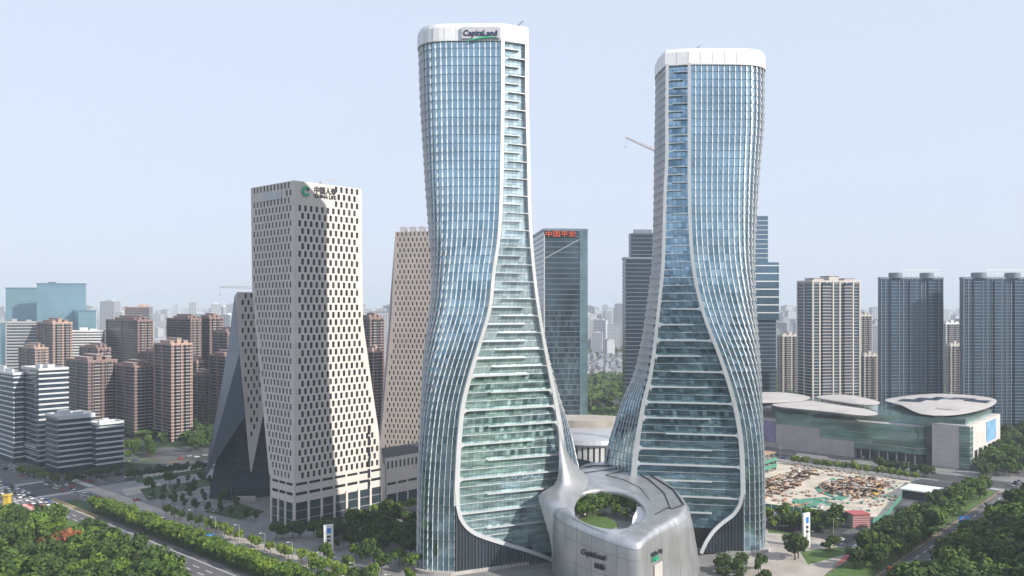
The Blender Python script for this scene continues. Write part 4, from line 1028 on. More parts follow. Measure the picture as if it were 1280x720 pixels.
flats(1182, 1188, 1202, 432, 1050, 'low beige apartment block in the gap between the two dark slabs', 'cream_pier', ang=R(10), nb=3, na=2, slab='cream_pier', pw=2)

# ------------------------------------------------------------------ the shopping mall with petal roofs
mc = np.array(G(1212, 588)); MH = 33.0
mall = thing('shopping_mall', 'stone and green glass shopping mall under overhanging petal-shaped roofs', 'shopping mall', (mc[0], mc[1], 0))
fm = lambda t, d=0.0: (-D2[0] * t - D1[0] * d, -D2[1] * t - D1[1] * d)     # t along the front to the left, d out of the front
def mslab(t0, t1, d0, d1, z0, z1, m, name, parent=None):
    b = MB(); b.prism([fm(t0, d0), fm(t0, d1), fm(t1, d1), fm(t1, d0)], z0, z1); return b.build(name, M[m], parent or mall)
mslab(0, 26, -96, 0, .05, MH, 'mall_stone', 'stone_block')
# stone coursing on the corner block
for k in range(6): mslab(7.5, 26.1, -.1, .12, 4 + k * 4.8, 4.12 + k * 4.8, 'stone_grey', 'stone_joint')
mslab(-.3, 7.0, -9, .5, .3, MH - 1, 'mall_glass', 'corner_glazing')
for k in range(7): mslab(-.45, 7.1, -9, .65, 4.2 + k * 4.2, 4.5 + k * 4.2, 'grey_wall', 'transom')
mslab(26, 31, -90, -3, .05, MH - 3, 'shade_glass', 'recess_glazing')
# curved green glass front
ar = []
for k in range(9):
    a = R(90 * k / 8); ar.append((31 + 9 - 9 * math.cos(a), -7 + 9 * math.sin(a)))
front = [fm(31, -90)] + [fm(t, d) for t, d in ar] + [fm(118, 2), fm(118, -90)]
b = MB(); b.prism(front, 7.5, MH - 4); b.build('front_glazing', M['mall_glass'], mall)
cen = np.mean(front, axis=0)
for k in range(6):
    z = 8 + k * 4.2; b = MB(); b.prism([tuple(np.array(p) + (np.array(p) - cen) / np.linalg.norm(np.array(p) - cen) * .35) for p in front], z, z + (.5 if k % 2 else .25)); b.build('glass_transom', M['grey_wall'] if k % 2 else M['shade_glass'], mall)
b = MB(); b.prism([fm(33, -20), fm(33, -4), fm(118, -3), fm(118, -20)], .05, 7.5); b.build('ground_glazing', M['shade_glass'], mall)
for k in range(12): t = 38 + k * 6.8; mslab(t, t + .9, -1.6, -.6, .05, 7.6, 'mall_stone', 'column')
mslab(84, 150, -90, 2.8, .05, 13, 'mall_stone', 'stone_block'); mslab(112, 150, -90, 2.6, 13, 21, 'mall_stone', 'stone_block')
for k in range(2): mslab(84.2, 150, 2.7, 2.92, 4 + k * 4.2, 4.12 + k * 4.2, 'stone_grey', 'stone_joint')
for k in range(9): t = 88 + k * 7; mslab(t, t + .12, 2.7, 2.92, .1, 12.9, 'stone_grey', 'stone_joint')
mslab(118, 150, -90, 2.2, 21, MH - 2, 'mall_glass', 'upper_glazing'); mslab(150, 200, -90, 1.0, .05, 25, 'mall_stone', 'stone_block')
mslab(150, 168, .9, 1.6, 5, 23, 'poster_violet', 'poster')
# setback top floor
mslab(4, 26, -85, -5, MH, MH + 4.5, 'mall_glass', 'top_glazing'); mslab(26, 160, -85, -10, MH - 5, MH + 3, 'mall_glass', 'top_glazing')
# right flank: tall openings and a poster
sd = lambda d, z, o=0.0: (D1[0] * d + D2[0] * o, D1[1] * d + D2[1] * o, z)
for k in range(6):
    d = 14 + k * 13.5; b = MB(); b.hexa([sd(d, .3, -.2), sd(d + 8, .3, -.2), sd(d + 8, .3, .25), sd(d, .3, .25), sd(d, 13, -.2), sd(d + 8, 13, -.2), sd(d + 8, 13, .25), sd(d, 13, .25)]); b.build('opening', M['window_dark'], mall)
b = MB(); b.hexa([sd(50, 15, .0), sd(80, 15, .0), sd(80, 15, .4), sd(50, 15, .4), sd(50, 31, .0), sd(80, 31, .0), sd(80, 31, .4), sd(50, 31, .4)]); b.build('poster', M['poster_cyan'], mall)
# petal roofs
def petal(pxs, z, dome, m, name, th=1.0):
    pts = closed_resample([np.array([*G(px, py, z), z]) for px, py in pxs], 48, 0); c = pts.mean(axis=0)
    b = MB(); L_ = lambda f, dz: [tuple(c + (p - c) * f + np.array([-mc[0], -mc[1], dz])) for p in pts]
    b.ring([L_(.9, -th * 1.6), L_(1.0, -th * .3), L_(1.0, 0), L_(.8, dome * .55), L_(.5, dome * .85), L_(.2, dome)], True, True, True)
    return b.build(name, M[m], mall, smooth=False), pts
rp, pts = petal([(1106, 500), (1130, 495), (1170, 492), (1215, 494), (1244, 499), (1240, 507), (1215, 515), (1185, 519), (1155, 518), (1138, 512), (1126, 506)], 40, 1.6, 'mall_roof', 'petal_roof')
c = pts.mean(axis=0)
for k, (px, py) in enumerate(((1140, 500), (1160, 498.5), (1182, 497.5), (1204, 498), (1222, 500.5))):
    q = np.array(G(px, py, 42)); b = MB(); b.box(-7, -9, 0, 7, 9, .35); o = b.build('solar_array', M['solar'], rp); o.location = (q[0] - mc[0], q[1] - mc[1], 41.6); o.rotation_euler.z = ANG
b = MB(); q = np.array(G(1186, 511, 41)); b.cyl(0, 0, 0, .5, 9, n=28); o = b.build('roof_light', M['concrete'], rp); o.location = (q[0] - mc[0], q[1] - mc[1], 41.1)
petal([(966, 505), (985, 501), (1020, 501), (1060, 506), (1092, 514), (1096, 518), (1075, 519), (1040, 515), (1000, 511), (972, 508)], 37.5, 1.2, 'mall_roof', 'petal_roof')
petal([(1020, 496), (1050, 493), (1080, 497), (1100, 503), (1085, 506), (1050, 502)], 41, 1.2, 'mall_roof', 'petal_roof')
petal([(930, 494), (955, 490), (985, 491), (1012, 496), (1000, 501), (960, 503), (930, 502)], 39, 1.2, 'mall_roof', 'petal_roof')

# shell-roofed pavilion behind the podium
pc = np.array(P(738, 0, 552)[:2])
pv = thing('shell_pavilion', 'round silver-roofed hall with fluted pale wall behind the podium', 'hall', (pc[0], pc[1], 0))
def el(rx, ry, z, n=56): return [(rx * math.cos(2 * math.pi * k / n), ry * math.sin(2 * math.pi * k / n), z) for k in range(n)]
b = MB(); b.ring([el(33, 32, 34.5), el(34.5, 33.5, 36), el(33, 32, 38.5), el(25, 24, 40.5), el(12, 12, 41.3)], True, True, True); b.build('shell_roof', M['silver_roof'], pv, smooth=False)
b = MB(); b.ring([el(36, 35, 44), el(36.5, 35.5, 45.5), el(32, 31, 45.6), el(31, 30, 44.2)][:4], True); 
b2 = MB(); b2.prism([(x, y) for x, y, _ in el(30, 16, 0)], 38, 46); o = b2.build('upper_wall', M['paving_warm'], pv); o.location = (-4, 22, 0)
b = MB(); n = 56
for k in range(n):
    a0, a1 = 2 * math.pi * k / n, 2 * math.pi * (k + .62) / n
    b.hexa([(31 * math.cos(a0), 30 * math.sin(a0), 0), (31 * math.cos(a1), 30 * math.sin(a1), 0), (29 * math.cos(a1), 28 * math.sin(a1), 0), (29 * math.cos(a0), 28 * math.sin(a0), 0),
            (32.5 * math.cos(a0), 31.5 * math.sin(a0), 35), (32.5 * math.cos(a1), 31.5 * math.sin(a1), 35), (29 * math.cos(a1), 28 * math.sin(a1), 35), (29 * math.cos(a0), 28 * math.sin(a0), 35)])
b.build('fluted_wall', M['band_white'], pv)
b = MB(); b.cyl(0, 0, .05, 35, 28.5, n=48); b.build('inner_wall', M['grey_wall'], pv)
b = MB()
fl2 = [(-26 + 36 * k / 16, 20.0 + 7.5 * math.sin(math.pi * (k / 16)**.8)) for k in range(17)]
for k in range(16):
    (x0, z0), (x1, z1) = fl2[k], fl2[k + 1]; yy = lambda x: -math.sqrt(max(0, 1 - (x / 34)**2)) * 33
    b.poly([(x0, yy(x0), 12), (x1, yy(x1), 12), (x1, yy(x1), z1), (x0, yy(x0), z0)])
b.build('arched_window', M['shade_glass'], pv)

# ------------------------------------------------------------------ building site
def site_thing(name, label, cat, px, py, rz=0.0, z=.1, group=None):
    p = G(px, py); return thing(name, label, cat, (p[0], p[1], z), rz, group)
uc = site_thing('unfinished_building', 'half-built concrete frame with green netting at edge of building site', 'building', 958, 593, ANG)
for k in range(4):
    b = MB(); b.box(-30, 0, k * 4.6, 16, 34, k * 4.6 + .5); b.build('floor_slab', M['concrete'] if k < 3 else M['formwork'], uc)
for i in range(6):
    for j in range(3):
        b = MB(); b.box(-29 + i * 8.7, 1 + j * 15, .3, -28.2 + i * 8.7, 1.8 + j * 15, 14.3); b.build('column', M['concrete'], uc)
for k in (1, 2): b = MB(); b.box(-30.3, -.5, k * 4.6 - 1.4, 16.4, -.2, k * 4.6 + 1.2); b.build('safety_net', M['net_green'], uc)
b = MB(); b.box(16.2, 0, 1, 16.5, 34, 8); b.build('safety_net', M['net_green'], uc)
r3 = random.Random(11)
def litter(name, label, cat, poly, n, mats, size, group=None, zbase=.1):
    """Loose building material that nobody could count."""
    xs = [p[0] for p in poly]; ys = [p[1] for p in poly]; bs = {m: MB() for m in mats}
    k = 0
    while k < n:
        x, y = r3.uniform(min(xs), max(xs)), r3.uniform(min(ys), max(ys))
        ins = False
        for i in range(len(poly)):
            (x1, y1), (x2, y2) = poly[i], poly[i - 1]
            if (y1 > y) != (y2 > y) and x < (x2 - x1) * (y - y1) / (y2 - y1) + x1: ins = not ins
        if not ins: continue
        p = np.array(G(x, y)); a = ANG + (0 if r3.random() < .7 else math.pi / 2) + r3.uniform(-.25, .25); l, w, h = r3.uniform(*size[0]), r3.uniform(*size[1]), r3.uniform(*size[2])
        u, v = np.array([math.cos(a), math.sin(a)]) * l / 2, np.array([-math.sin(a), math.cos(a)]) * w / 2; m = r3.choice(mats)
        q = [p - u - v, p + u - v, p + u + v, p - u + v]
        bs[m].hexa([(*c, zbase) for c in q] + [(*(c + r3.uniform(-.1, .1)), zbase + h) for c in q]); k += 1
    for m in mats:
        o = bs[m].build(name, M[m]); o['kind'] = 'stuff'; o['label'] = label
litter('building_material', 'loose timber, rebar and formwork heaped in the pit of the site', 'rubble', [(1030, 604), (1060, 598), (1090, 600), (1107, 608), (1100, 618), (1070, 624), (1040, 618), (1024, 611)], 420, ['formwork', 'rust', 'rust', 'concrete', 'site_tan'], ((1.5, 7), (.6, 2.5), (.3, 2.2)))
litter('building_material', 'scattered rebar and planks along the site edge', 'rubble', [(955, 600), (1010, 585), (1025, 590), (985, 612), (957, 625)], 260, ['rust', 'formwork', 'concrete', 'rust'], ((1.5, 9), (.4, 1.5), (.2, 1.2)))
litter('building_material', 'scattered crates and bundles near the site fence', 'rubble', [(960, 618), (1120, 606), (1128, 622), (1095, 640), (975, 634)], 150, ['rust', 'formwork', 'concrete', 'net_green', 'roof_light'], ((1.5, 6), (.6, 2.2), (.3, 1.3)))
litter('building_material', 'small stacked material along the site road', 'rubble', [(990, 580), (1130, 602), (1120, 607), (990, 588)], 90, ['rust', 'concrete', 'site_tan'], ((1.5, 5), (.6, 2), (.3, 1.2)))
for L, lab in (([(1018, 610), (1035, 604), (1040, 612), (1062, 622), (1052, 626), (1024, 616)], 'green netting sheet spread along the pit edge'), ([(1030, 602), (1042, 598), (1048, 601), (1036, 606)], 'small green netting sheet at far pit edge'), ([(995, 625), (1032, 622), (1040, 632), (1000, 634)], 'green netting sheet spread by the fence')):
    b = MB(); pts = gpx(L); c = np.mean(pts, axis=0)
    b.prism([(p[0] - c[0], p[1] - c[1]) for p in pts][::-1], 0, .35); o = b.build('netting_sheet', M['net_green']); o.location = (c[0], c[1], .12); tag(o, lab, 'netting')
# site shed with white roof
sh = site_thing('site_shed', 'flat white-roofed shed with dark walls beside the building site', 'shed', 1128, 622, ANG)
b = MB(); b.box(0, -26, 0, 36, 0, 5.0); b.build('wall', M['roof_dark'], sh)
b = MB(); b.box(-1.5, -27.5, 5.0, 20, 1.5, 5.8); b.build('roof', M['band_white'], sh)
b = MB(); b.box(20.2, -27, 5.0, 37, 1.2, 6.4); b.build('roof', M['roof_dark'], sh)
b = MB(); b.box(34, -27.4, .2, 37.2, -26.1, 7); b.build('white_wall', M['band_white'], sh)
hut = site_thing('site_hut', 'small hut striped red and grey by the site fence', 'hut', 1066, 661, R(8))
b = MB(); b.box(0, 0, 0, 10, 8, 7.5); b.build('wall', M['grey_wall'], hut)
for k in range(6): b = MB(); b.box(-.1, -.25, .6 + k * 1.2, 10.1, .1, 1.15 + k * 1.2); b.build('stripe', M['stripe_red'], hut)
b = MB(); b.box(-.4, -.4, 7.5, 10.4, 8.4, 7.9); b.build('roof', M['stripe_red'], hut)
# hoarding along the site
def hoarding(pxs, label, m, h=3.2, side='net_green'):
    P_ = [np.array(G(*p)) for p in pxs]; c = P_[0]; t = thing('site_hoarding', label, 'fence', (c[0], c[1], .1))
    for i in range(len(P_) - 1):
        n = max(1, int(np.linalg.norm(P_[i + 1] - P_[i]) / 4))
        for k in range(n):
            a, q = P_[i] + (P_[i + 1] - P_[i]) * (k + .02) / n - c, P_[i] + (P_[i + 1] - P_[i]) * (k + .98) / n - c
            b = MB(); b.bar((*a, h / 2), (*q, h / 2), .12, h); b.build('panel', M[m], t)
hoarding([(955, 636), (1040, 646), (1066, 654)], 'green site hoarding along the tree-lined street', 'net_green')
hoarding([(1091, 656), (1108, 648), (1142, 604)], 'green site hoarding beside the white-roofed shed', 'net_green')
ex_ = site_thing('excavator', 'yellow excavator parked on the sandy building site', 'excavator', 1094, 620, R(20), z=.1)
for s in (-1, 1): b = MB(); b.box(-2.2, s * 1.2 - .4, 0, 2.2, s * 1.2 + .4, 1.0); b.build('track', M['tyre'], ex_)
b = MB(); b.box(-1.9, -1.3, 1.0, 1.6, 1.3, 2.2); b.build('body', M['crane_yellow'], ex_)
b = MB(); b.box(.2, -1.2, 2.2, 1.6, .1, 3.4); b.build('cab', M['car_glass'], ex_)
b = MB(); b.bar((1.5, .6, 2), (4.5, .6, 4.8), .5); b.bar((4.5, .6, 4.8), (6.6, .6, 2.2), .4); b.build('arm', M['crane_yellow'], ex_)
b = MB(); b.box(6.1, .1, .9, 7.3, 1.1, 2.2); b.build('bucket', M['tyre'], ex_)

# ------------------------------------------------------------------ tower cranes
def crane(name, label, base, zj, tip, tail, m):
    t = thing(name, label, 'crane', (*base, 0)); b = MB(); w = 1.0
    for sx in (-w, w):
        for sy in (-w, w): b.bar((sx, sy, .05), (sx, sy, zj), .3)
    z = 0
    while z < zj - 3:
        b.bar((-w, -w, z), (w, -w, z + 3), .18); b.bar((w, -w, z), (w, w, z + 3), .18); b.bar((w, w, z), (-w, w, z + 3), .18); b.bar((-w, w, z), (-w, -w, z + 3), .18); z += 3
    b.build('mast', M[m], t)
    b = MB(); a, c = np.array([0, 0, zj]), np.array([tip[0] - base[0], tip[1] - base[1], tip[2]]); n = 14
    for i in range(n):
        p, q = a + (c - a) * i / n, a + (c - a) * (i + 1) / n; u = np.array([0, .7, 0]); k = np.array([0, 0, 1.6 * (1 - .5 * i / n)])
        b.bar(p - u, q - u, .28); b.bar(p + u, q + u, .28); b.bar(p + k, q + k, .28); b.bar(p - u, q + k, .18); b.bar(p + u, p + k, .18)
    b.build('jib', M[m], t)
    b = MB(); d = (a - c); d[2] = 0; d = d / np.linalg.norm(d); e = a + d * tail; b.bar(a, e, 1.0); b.bar(e - d * 2, e + d * 1.5, 2.4, 2.0); b.bar(a, a + np.array([0, 0, 6]), .5); b.bar(a + np.array([0, 0, 6]), c, .12); b.bar(a + np.array([0, 0, 6]), e, .12); b.build('counter_jib', M[m], t)
    b = MB(); b.bar(c, c - np.array([0, 0, 5]), .12); b.box(c[0] - .5, c[1] - .5, c[2] - 6, c[0] + .5, c[1] + .5, c[2] - 5); b.build('hook', M[m], t)
crane('tower_crane', 'pale pink luffing tower crane, jib tip showing beside the blank-crowned tower', np.array(P(866, 0, 500)[:2]), ZY(211, 500), P(782, 172, 500), 9, 'crane_white')
crane('tower_crane', 'grey tower crane with level jib showing beside the lower white tower', np.array(P(322, 0, 640)[:2]), ZY(361, 640), P(275, 359.5, 640), 8, 'grey_wall')

# unseen slab blocks added right of the frame to cast shade over the park belt
for (x, y, hh, lab) in ((352, 322, 112, 'tall grey slab added out of view to shade the park belt'), (312, 226, 104, 'second grey slab added out of view to shade the park belt')):
    t = thing('apartment_tower', lab, 'apartment tower', (x, y, 0), math.atan2(.87, .49))
    b = MB(); b.box(-44, -9, .02, 44, 9, hh); b.build('body', M['grey_wall'], t)
    b = MB(); b.box(-10, -6, hh, 8, 6, hh + 5); b.build('roof_house', M['grey_wall'], t)
    q = MB(); q.box(-44.3, -9.4, 0, 44.3, 9.4, .8); me = q.mesh('floor_band', M['office_band'])
    for k in range(1, int(hh / 6)): link('floor_band', me, t, loc=(0, 0, k * 6))

# ------------------------------------------------------------------ trees
def crown_mesh(seed, rx, rz, zc, n, leaf, m):
    r = random.Random(seed); b = MB(); puffs = []
    for _ in range(11):
        a, u = r.uniform(0, 2 * math.pi), r.uniform(-.75, .95); q = math.sqrt(1 - u * u) * r.uniform(.45, .85)
        puffs.append((rx * q * math.cos(a), rx * q * math.sin(a), zc + rz * u * .72, r.uniform(.3, .5) * rx))
    puffs.append((0, 0, zc, rx * .55))
    for _ in range(n):
        x, y, z, pr_ = r.choice(puffs); d = Vector((r.gauss(0, 1), r.gauss(0, 1), r.gauss(0, 1))).normalized(); p = Vector((x, y, z)) + d * pr_ * r.uniform(.72, 1.05)
        nn = (d + Vector((r.gauss(0, .45), r.gauss(0, .45), r.gauss(.25, .45)))).normalized(); t = nn.orthogonal().normalized(); t.rotate(__import__('mathutils').Quaternion(nn, r.uniform(0, 6.3))); s = nn.cross(t); l = leaf * r.uniform(.6, 1.3)
        b.poly([p - t * l, p - s * l * .55, p + t * l, p + s * l * .55])
    return b.mesh('crown', m)
def trunk_mesh(seed, h, r0):
    r = random.Random(seed); b = MB(); b.cyl(0, 0, 0, h, r0, r0 * .55, 7)
    for k in range(4):
        a = k * 1.57 + r.uniform(-.4, .4); b.bar((0, 0, h * .75), (math.cos(a) * h * .35, math.sin(a) * h * .35, h * 1.25), r0 * .6)
    return b.mesh('trunk', M['trunk'])
KIND = {
    'mid': [(crown_mesh(k, 3.6, 3.1, 5.6, 900, .62, M['leaf_mid']), trunk_mesh(k, 4, .24)) for k in range(4)],
    'dark': [(crown_mesh(10 + k, 4.4, 3.7, 6.2, 1100, .66, M['leaf_dark']), trunk_mesh(k, 4.2, .3)) for k in range(4)],
    'light': [(crown_mesh(20 + k, 3.0, 3.0, 5.2, 800, .58, M['leaf_light']), trunk_mesh(k, 3.6, .2)) for k in range(4)],
    'red': [(crown_mesh(30 + k, 3.4, 2.9, 5.2, 850, .6, M['leaf_red']), trunk_mesh(k, 3.8, .22)) for k in range(2)],
    'slim': [(crown_mesh(40 + k, 2.2, 3.6, 5.8, 700, .52, M['leaf_dark']), trunk_mesh(k, 4.0, .16)) for k in range(3)],
}
NAME = {'mid': 'broadleaf_tree', 'dark': 'dark_leaved_tree', 'light': 'bright_leaved_tree', 'red': 'red_leaved_tree', 'slim': 'columnar_tree'}
rt_ = random.Random(21); ntree = 0
def tree(x, y, kind, s, label, group, z=.1):
    global ntree
    bpx, bpy_ = 640 + F * x / y, HY + (H - z) * F / y; up = 9.5 * s * F / y
    if bpx < -up * .6 or bpx > 1280 + up * .6 or bpy_ - up > 722: return None
    t = thing(NAME[kind], label, 'tree', (x, y, z), rt_.uniform(0, 6.28), group); k, tr_ = rt_.choice(KIND[kind]); t.scale = (s * rt_.uniform(.9, 1.12), s * rt_.uniform(.9, 1.12), s * rt_.uniform(.88, 1.12))
    link('crown', k, t); link('trunk', tr_, t); ntree += 1; return t
def inside(x, y, poly):
    ins = False
    for i in range(len(poly)):
        (x1, y1), (x2, y2) = poly[i], poly[i - 1]
        if (y1 > y) != (y2 > y) and x < (x2 - x1) * (y - y1) / (y2 - y1) + x1: ins = not ins
    return ins
def grove(poly, sp, kinds, s, label, group, z=.1, cap=999):
    """Scatter trees over a ground outline given in photo pixels."""
    pts = gpx(poly); xs = [p[0] for p in pts]; ys = [p[1] for p in pts]; got = []; tries = 0
    while tries < 6000 and len(got) < cap:
        tries += 1; x, y = rt_.uniform(min(xs), max(xs)), rt_.uniform(min(ys), max(ys))
        if not inside(x, y, pts) or any((x - a)**2 + (y - c)**2 < sp * sp for a, c in got): continue
        got.append((x, y)); k = rt_.choice(kinds); tree(x, y, k, s * rt_.uniform(.7, 1.28), label % {'mid': 'green', 'light': 'light green', 'dark': 'dark green', 'red': 'reddish', 'slim': 'slender dark green'}[k], group)
def row(p0, p1, n, kind, s, label, group):
    a, c = np.array(G(*p0)), np.array(G(*p1))
    for k in range(n):
        q = a + (c - a) * (k + rt_.uniform(.3, .7)) / n; tree(q[0], q[1], kind, s * rt_.uniform(.85, 1.15), label, group)
grove([(-20, 656), (40, 660), (95, 672), (112, 676), (150, 705), (215, 735), (260, 790), (-60, 790)], 7.6, ['mid', 'dark', 'mid', 'dark', 'dark'], 1.4, '%s tree in the dense roadside grove below the crossroads', 'trees of the dense roadside grove')
for (px, py) in ((66, 697), (78, 701), (88, 697)): q = G(px, py); tree(q[0], q[1], 'red', 1.65, 'reddish autumn tree standing out in the dense roadside grove', 'red trees of the roadside grove')
for k in range(46):
    t = -520 + k * 6.6 + rt_.uniform(-1, 1)
    for s in (204.8, 209.2): q = W(s + rt_.uniform(-.6, .6), t); tree(q[0], q[1], rt_.choice(['mid', 'light', 'mid']), 1.0, 'green tree in the median row of the main road', 'trees of the median row')
for k in range(20):
    q = W(228.5 + rt_.uniform(-.6, .6), -475 + k * 9 + rt_.uniform(-2, 2)); tree(q[0], q[1], 'light', .85, 'light green street tree on the pavement by the white emblem tower', 'street trees before the emblem tower')
grove([(395, 705), (440, 690), (520, 690), (512, 760), (400, 760)], 12, ['dark', 'mid', 'mid'], 1.0, '%s tree in the plaza left of the glass tower foot', 'trees of the plaza')
grove([(390, 672), (440, 665), (500, 650), (520, 660), (515, 690), (420, 690)], 7, ['dark', 'dark', 'slim'], 1.05, '%s tree before the glazed bays of the white tower', 'trees before the white tower')
row((430, 655), (522, 636), 9, 'light', .9, 'light green tree along the foot of the low white wing', 'trees along the low wing')
row((340, 675), (380, 672), 4, 'dark', .8, 'dark green tree at the corner of the emblem tower', 'trees at the tower corner')
row((185, 628), (330, 655), 10, 'slim', .8, 'slender dark green tree in the shaded plaza', 'trees in the shaded plaza')
grove([(180, 612), (262, 596), (300, 640), (235, 640)], 10, ['dark', 'slim'], .8, '%s tree on the shaded planting beds', 'trees on the planting beds')
grove([(155, 560), (190, 556), (196, 572), (160, 576)], 11, ['dark', 'mid'], .95, '%s tree on the corner beside the low annex', 'trees by the low annex')
grove([(236, 540), (268, 530), (272, 560), (240, 566)], 10, ['dark'], 1.15, 'shade-darkened %s tree at the foot of the brown apartment towers', 'trees below the apartment towers')  # only dark leaves here, standing in for the shade below the towers
row((160, 600), (258, 588), 14, 'dark', .7, 'dark green tree along the side street of the shaded plaza', 'trees along the side street')
row((20, 592), (75, 606), 8, 'mid', .7, 'green street tree before the banded offices', 'street trees before the offices'); row((80, 606), (150, 592), 8, 'dark', .7, 'dark street tree beside the banded offices', 'street trees beside the offices')
row((988, 580), (1150, 602), 17, 'light', .9, 'light green street tree along the mall front', 'street trees before the mall')
row((1095, 588), (1170, 598), 7, 'dark', .8, 'dark green tree at the mall entrance', 'trees at the mall entrance')
grove([(1228, 560), (1300, 540), (1310, 592), (1222, 600)], 8, ['mid', 'dark'], 1.35, '%s tree beside the right flank of the mall', 'trees beside the mall flank')
grove([(958, 652), (1050, 656), (1048, 668), (960, 664)], 5.5, ['mid', 'dark', 'light'], 1.0, '%s tree along the green site hoarding', 'trees along the hoarding')
def belt(s0, s1, t0, t1, sp, kinds, sc_, label, group):
    got = []
    for _ in range(5000):
        s, t = rt_.uniform(s0, s1), rt_.uniform(t0, t1)
        if any((s - a)**2 + (t - c)**2 < sp * sp for a, c in got): continue
        got.append((s, t)); q = W(s, t); k = rt_.choice(kinds); tree(q[0], q[1], k, sc_ * rt_.uniform(.8, 1.22), label % {'mid': 'green', 'light': 'light green', 'dark': 'dark green'}[k], group)
belt(330, 560, -107, -96, 7.5, ['dark', 'dark', 'mid'], 1.75, '%s big tree at the edge of the park belt along the road', 'big trees at the park belt edge')  # darker leaves along the belt stand in for shade from outside the frame
belt(330, 640, -96, -30, 7.4, ['dark', 'dark', 'dark', 'mid'], 1.65, '%s tree of the thick park belt right of the road', 'trees of the park belt')
belt(395, 500, -147, -131, 6.6, ['dark', 'dark', 'mid'], 1.25, '%s tall tree on the median where the wide road nears the towers', 'tall trees of the wide road median')
belt(480, 622, -147, -135, 6.5, ['mid', 'light', 'mid', 'dark'], 1.1, '%s tree on the median of the wide road', 'trees of the wide road median')
q = G(1120, 735); tree(q[0], q[1], 'red', 1.3, 'single reddish tree in the thick park belt', 'red tree in the park belt')
grove([(905, 712), (950, 708), (960, 750), (895, 750)], 8, ['dark', 'slim'], .7, '%s tree under the foot of the blank-crowned tower', 'trees under the right tower'); row((990, 702), (1002, 696), 2, 'dark', 1.2, 'dark round tree beside the white pylon sign', 'trees beside the pylon sign')
row((1030, 690), (1045, 684), 3, 'dark', .6, 'small dark tree on the traffic island lawn', 'trees on the traffic island')
# far green between the towers and below the right-hand flats
grove([(730, 486), (785, 478), (790, 512), (730, 522)], 26, ['dark', 'mid'], 1.3, '%s tree in the far park seen between the two glass towers', 'trees of the far park', cap=45)
grove([(960, 503), (1290, 500), (1290, 515), (960, 515)], 22, ['dark', 'mid'], 1.5, '%s tree between the mall roof and the dark apartment slabs', 'trees behind the mall', cap=30)
for (px, py, k, s) in ((728, 645, 'mid', .9), (733, 651, 'mid', 1.0), (741, 647, 'dark', 1.1), (724, 651, 'mid', .8), (748, 643, 'dark', .9), (757, 641, 'mid', .85), (766, 641, 'dark', .9), (774, 642, 'mid', .85), (783, 643, 'dark', .85), (791, 646, 'mid', .8), (797, 650, 'dark', .7), (770, 647, 'mid', .6), (782, 650, 'mid', .55)):
    q = G(px, py, 22.6); tree(q[0], q[1], k, s * 1.15, 'small leafy tree in the sunken roof garden of the podium', 'trees of the roof garden', z=22.6)

# ------------------------------------------------------------------ cars
def car_proto(kind, m):
    t = bpy.data.objects.new('parked', None); l, w, h = {'car': (4.6, 1.85, 1.45), 'van': (5.2, 1.95, 2.1), 'bus': (11.5, 2.5, 3.1)}[kind]
    prof = {'car': [(-.5, .25), (-.5, .58), (-.46, .66), (.14, .68), (.46, .58), (.5, .5), (.5, .25)], 'van': [(-.5, .2), (-.5, .62), (.2, .62), (.45, .5), (.5, .42), (.5, .2)], 'bus': [(-.5, .12), (-.5, .5), (.5, .5), (.5, .12)]}[kind]
    cab = {'car': [(-.42, .66), (-.3, 1.0), (.02, 1.0), (.2, .68)], 'van': [(-.49, .62), (-.47, 1.0), (.12, 1.0), (.3, .6)], 'bus': [(-.5, .5), (-.5, 1.0), (.49, 1.0), (.5, .5)]}[kind]
    def ext(p, ww): b = MB(); b.ring([[(x * l, -ww / 2, z * h) for x, z in p], [(x * l, ww / 2, z * h) for x, z in p]], True, True, True); return b
    parts = [('body', ext(prof, w).mesh('body', m)), ('cabin', ext(cab, w * .88).mesh('cabin', M['car_glass']))]
    rp_ = [(x * (.8 if kind == 'car' else .98), max(z, .93)) for x, z in cab]; b = MB(); xs = [c[0] for c in cab if c[1] >= .99]; b.box(min(xs) * l - .05, -w * .43, h * .985, max(xs) * l + .05, w * .43, h * 1.03); parts.append(('roof', b.mesh('roof', m)))
    b = MB(); n = 12; r = .34 if kind != 'bus' else .5
    b.ring([[(r * math.cos(2 * math.pi * k / n), -.12, r + r * math.sin(2 * math.pi * k / n)) for k in range(n)], [(r * math.cos(2 * math.pi * k / n), .12, r + r * math.sin(2 * math.pi * k / n)) for k in range(n)]], True, True, True); wm = b.mesh('wheel', M['tyre'])
    return parts, wm, l, w
PROTO = {(k, c): car_proto(k, M['car_' + c]) for k in ('car', 'van', 'bus') for c in ('white', 'black', 'red', 'silver', 'blue', 'yellow', 'grey')}
def car(x, y, a, kind, c, where, group, z=.075):
    parts, wm, l, w = PROTO[(kind, c)]
    t = thing({'car': 'car', 'van': 'van', 'bus': 'bus'}[kind], '%s %s %s' % (c, {'car': 'saloon car', 'van': 'van', 'bus': 'city bus'}[kind], where), {'car': 'car', 'van': 'van', 'bus': 'bus'}[kind], (x, y, z), a, '%s %ss %s' % (c, kind, group))
    for n, me in parts: link(n, me, t)
    for sx in (-.31, .31):
        for sy in (-1, 1): link('wheel', wm, t, loc=(sx * l, sy * (w / 2 - .1), 0))
rc = random.Random(17); A2 = math.atan2(D2[1], D2[0]); cols = ['white', 'white', 'white', 'black', 'silver', 'grey', 'red', 'blue', 'white']
taken = []
def drop(s, t, a, where, group, kinds=('car', 'car', 'car', 'van')):
    if any(abs(s - u) < 2.6 and abs(t - v) < 7 for u, v in taken): return
    taken.append((s, t)); p = W(s, t); car(p[0], p[1], a, rc.choice(kinds), rc.choice(cols), where, group)
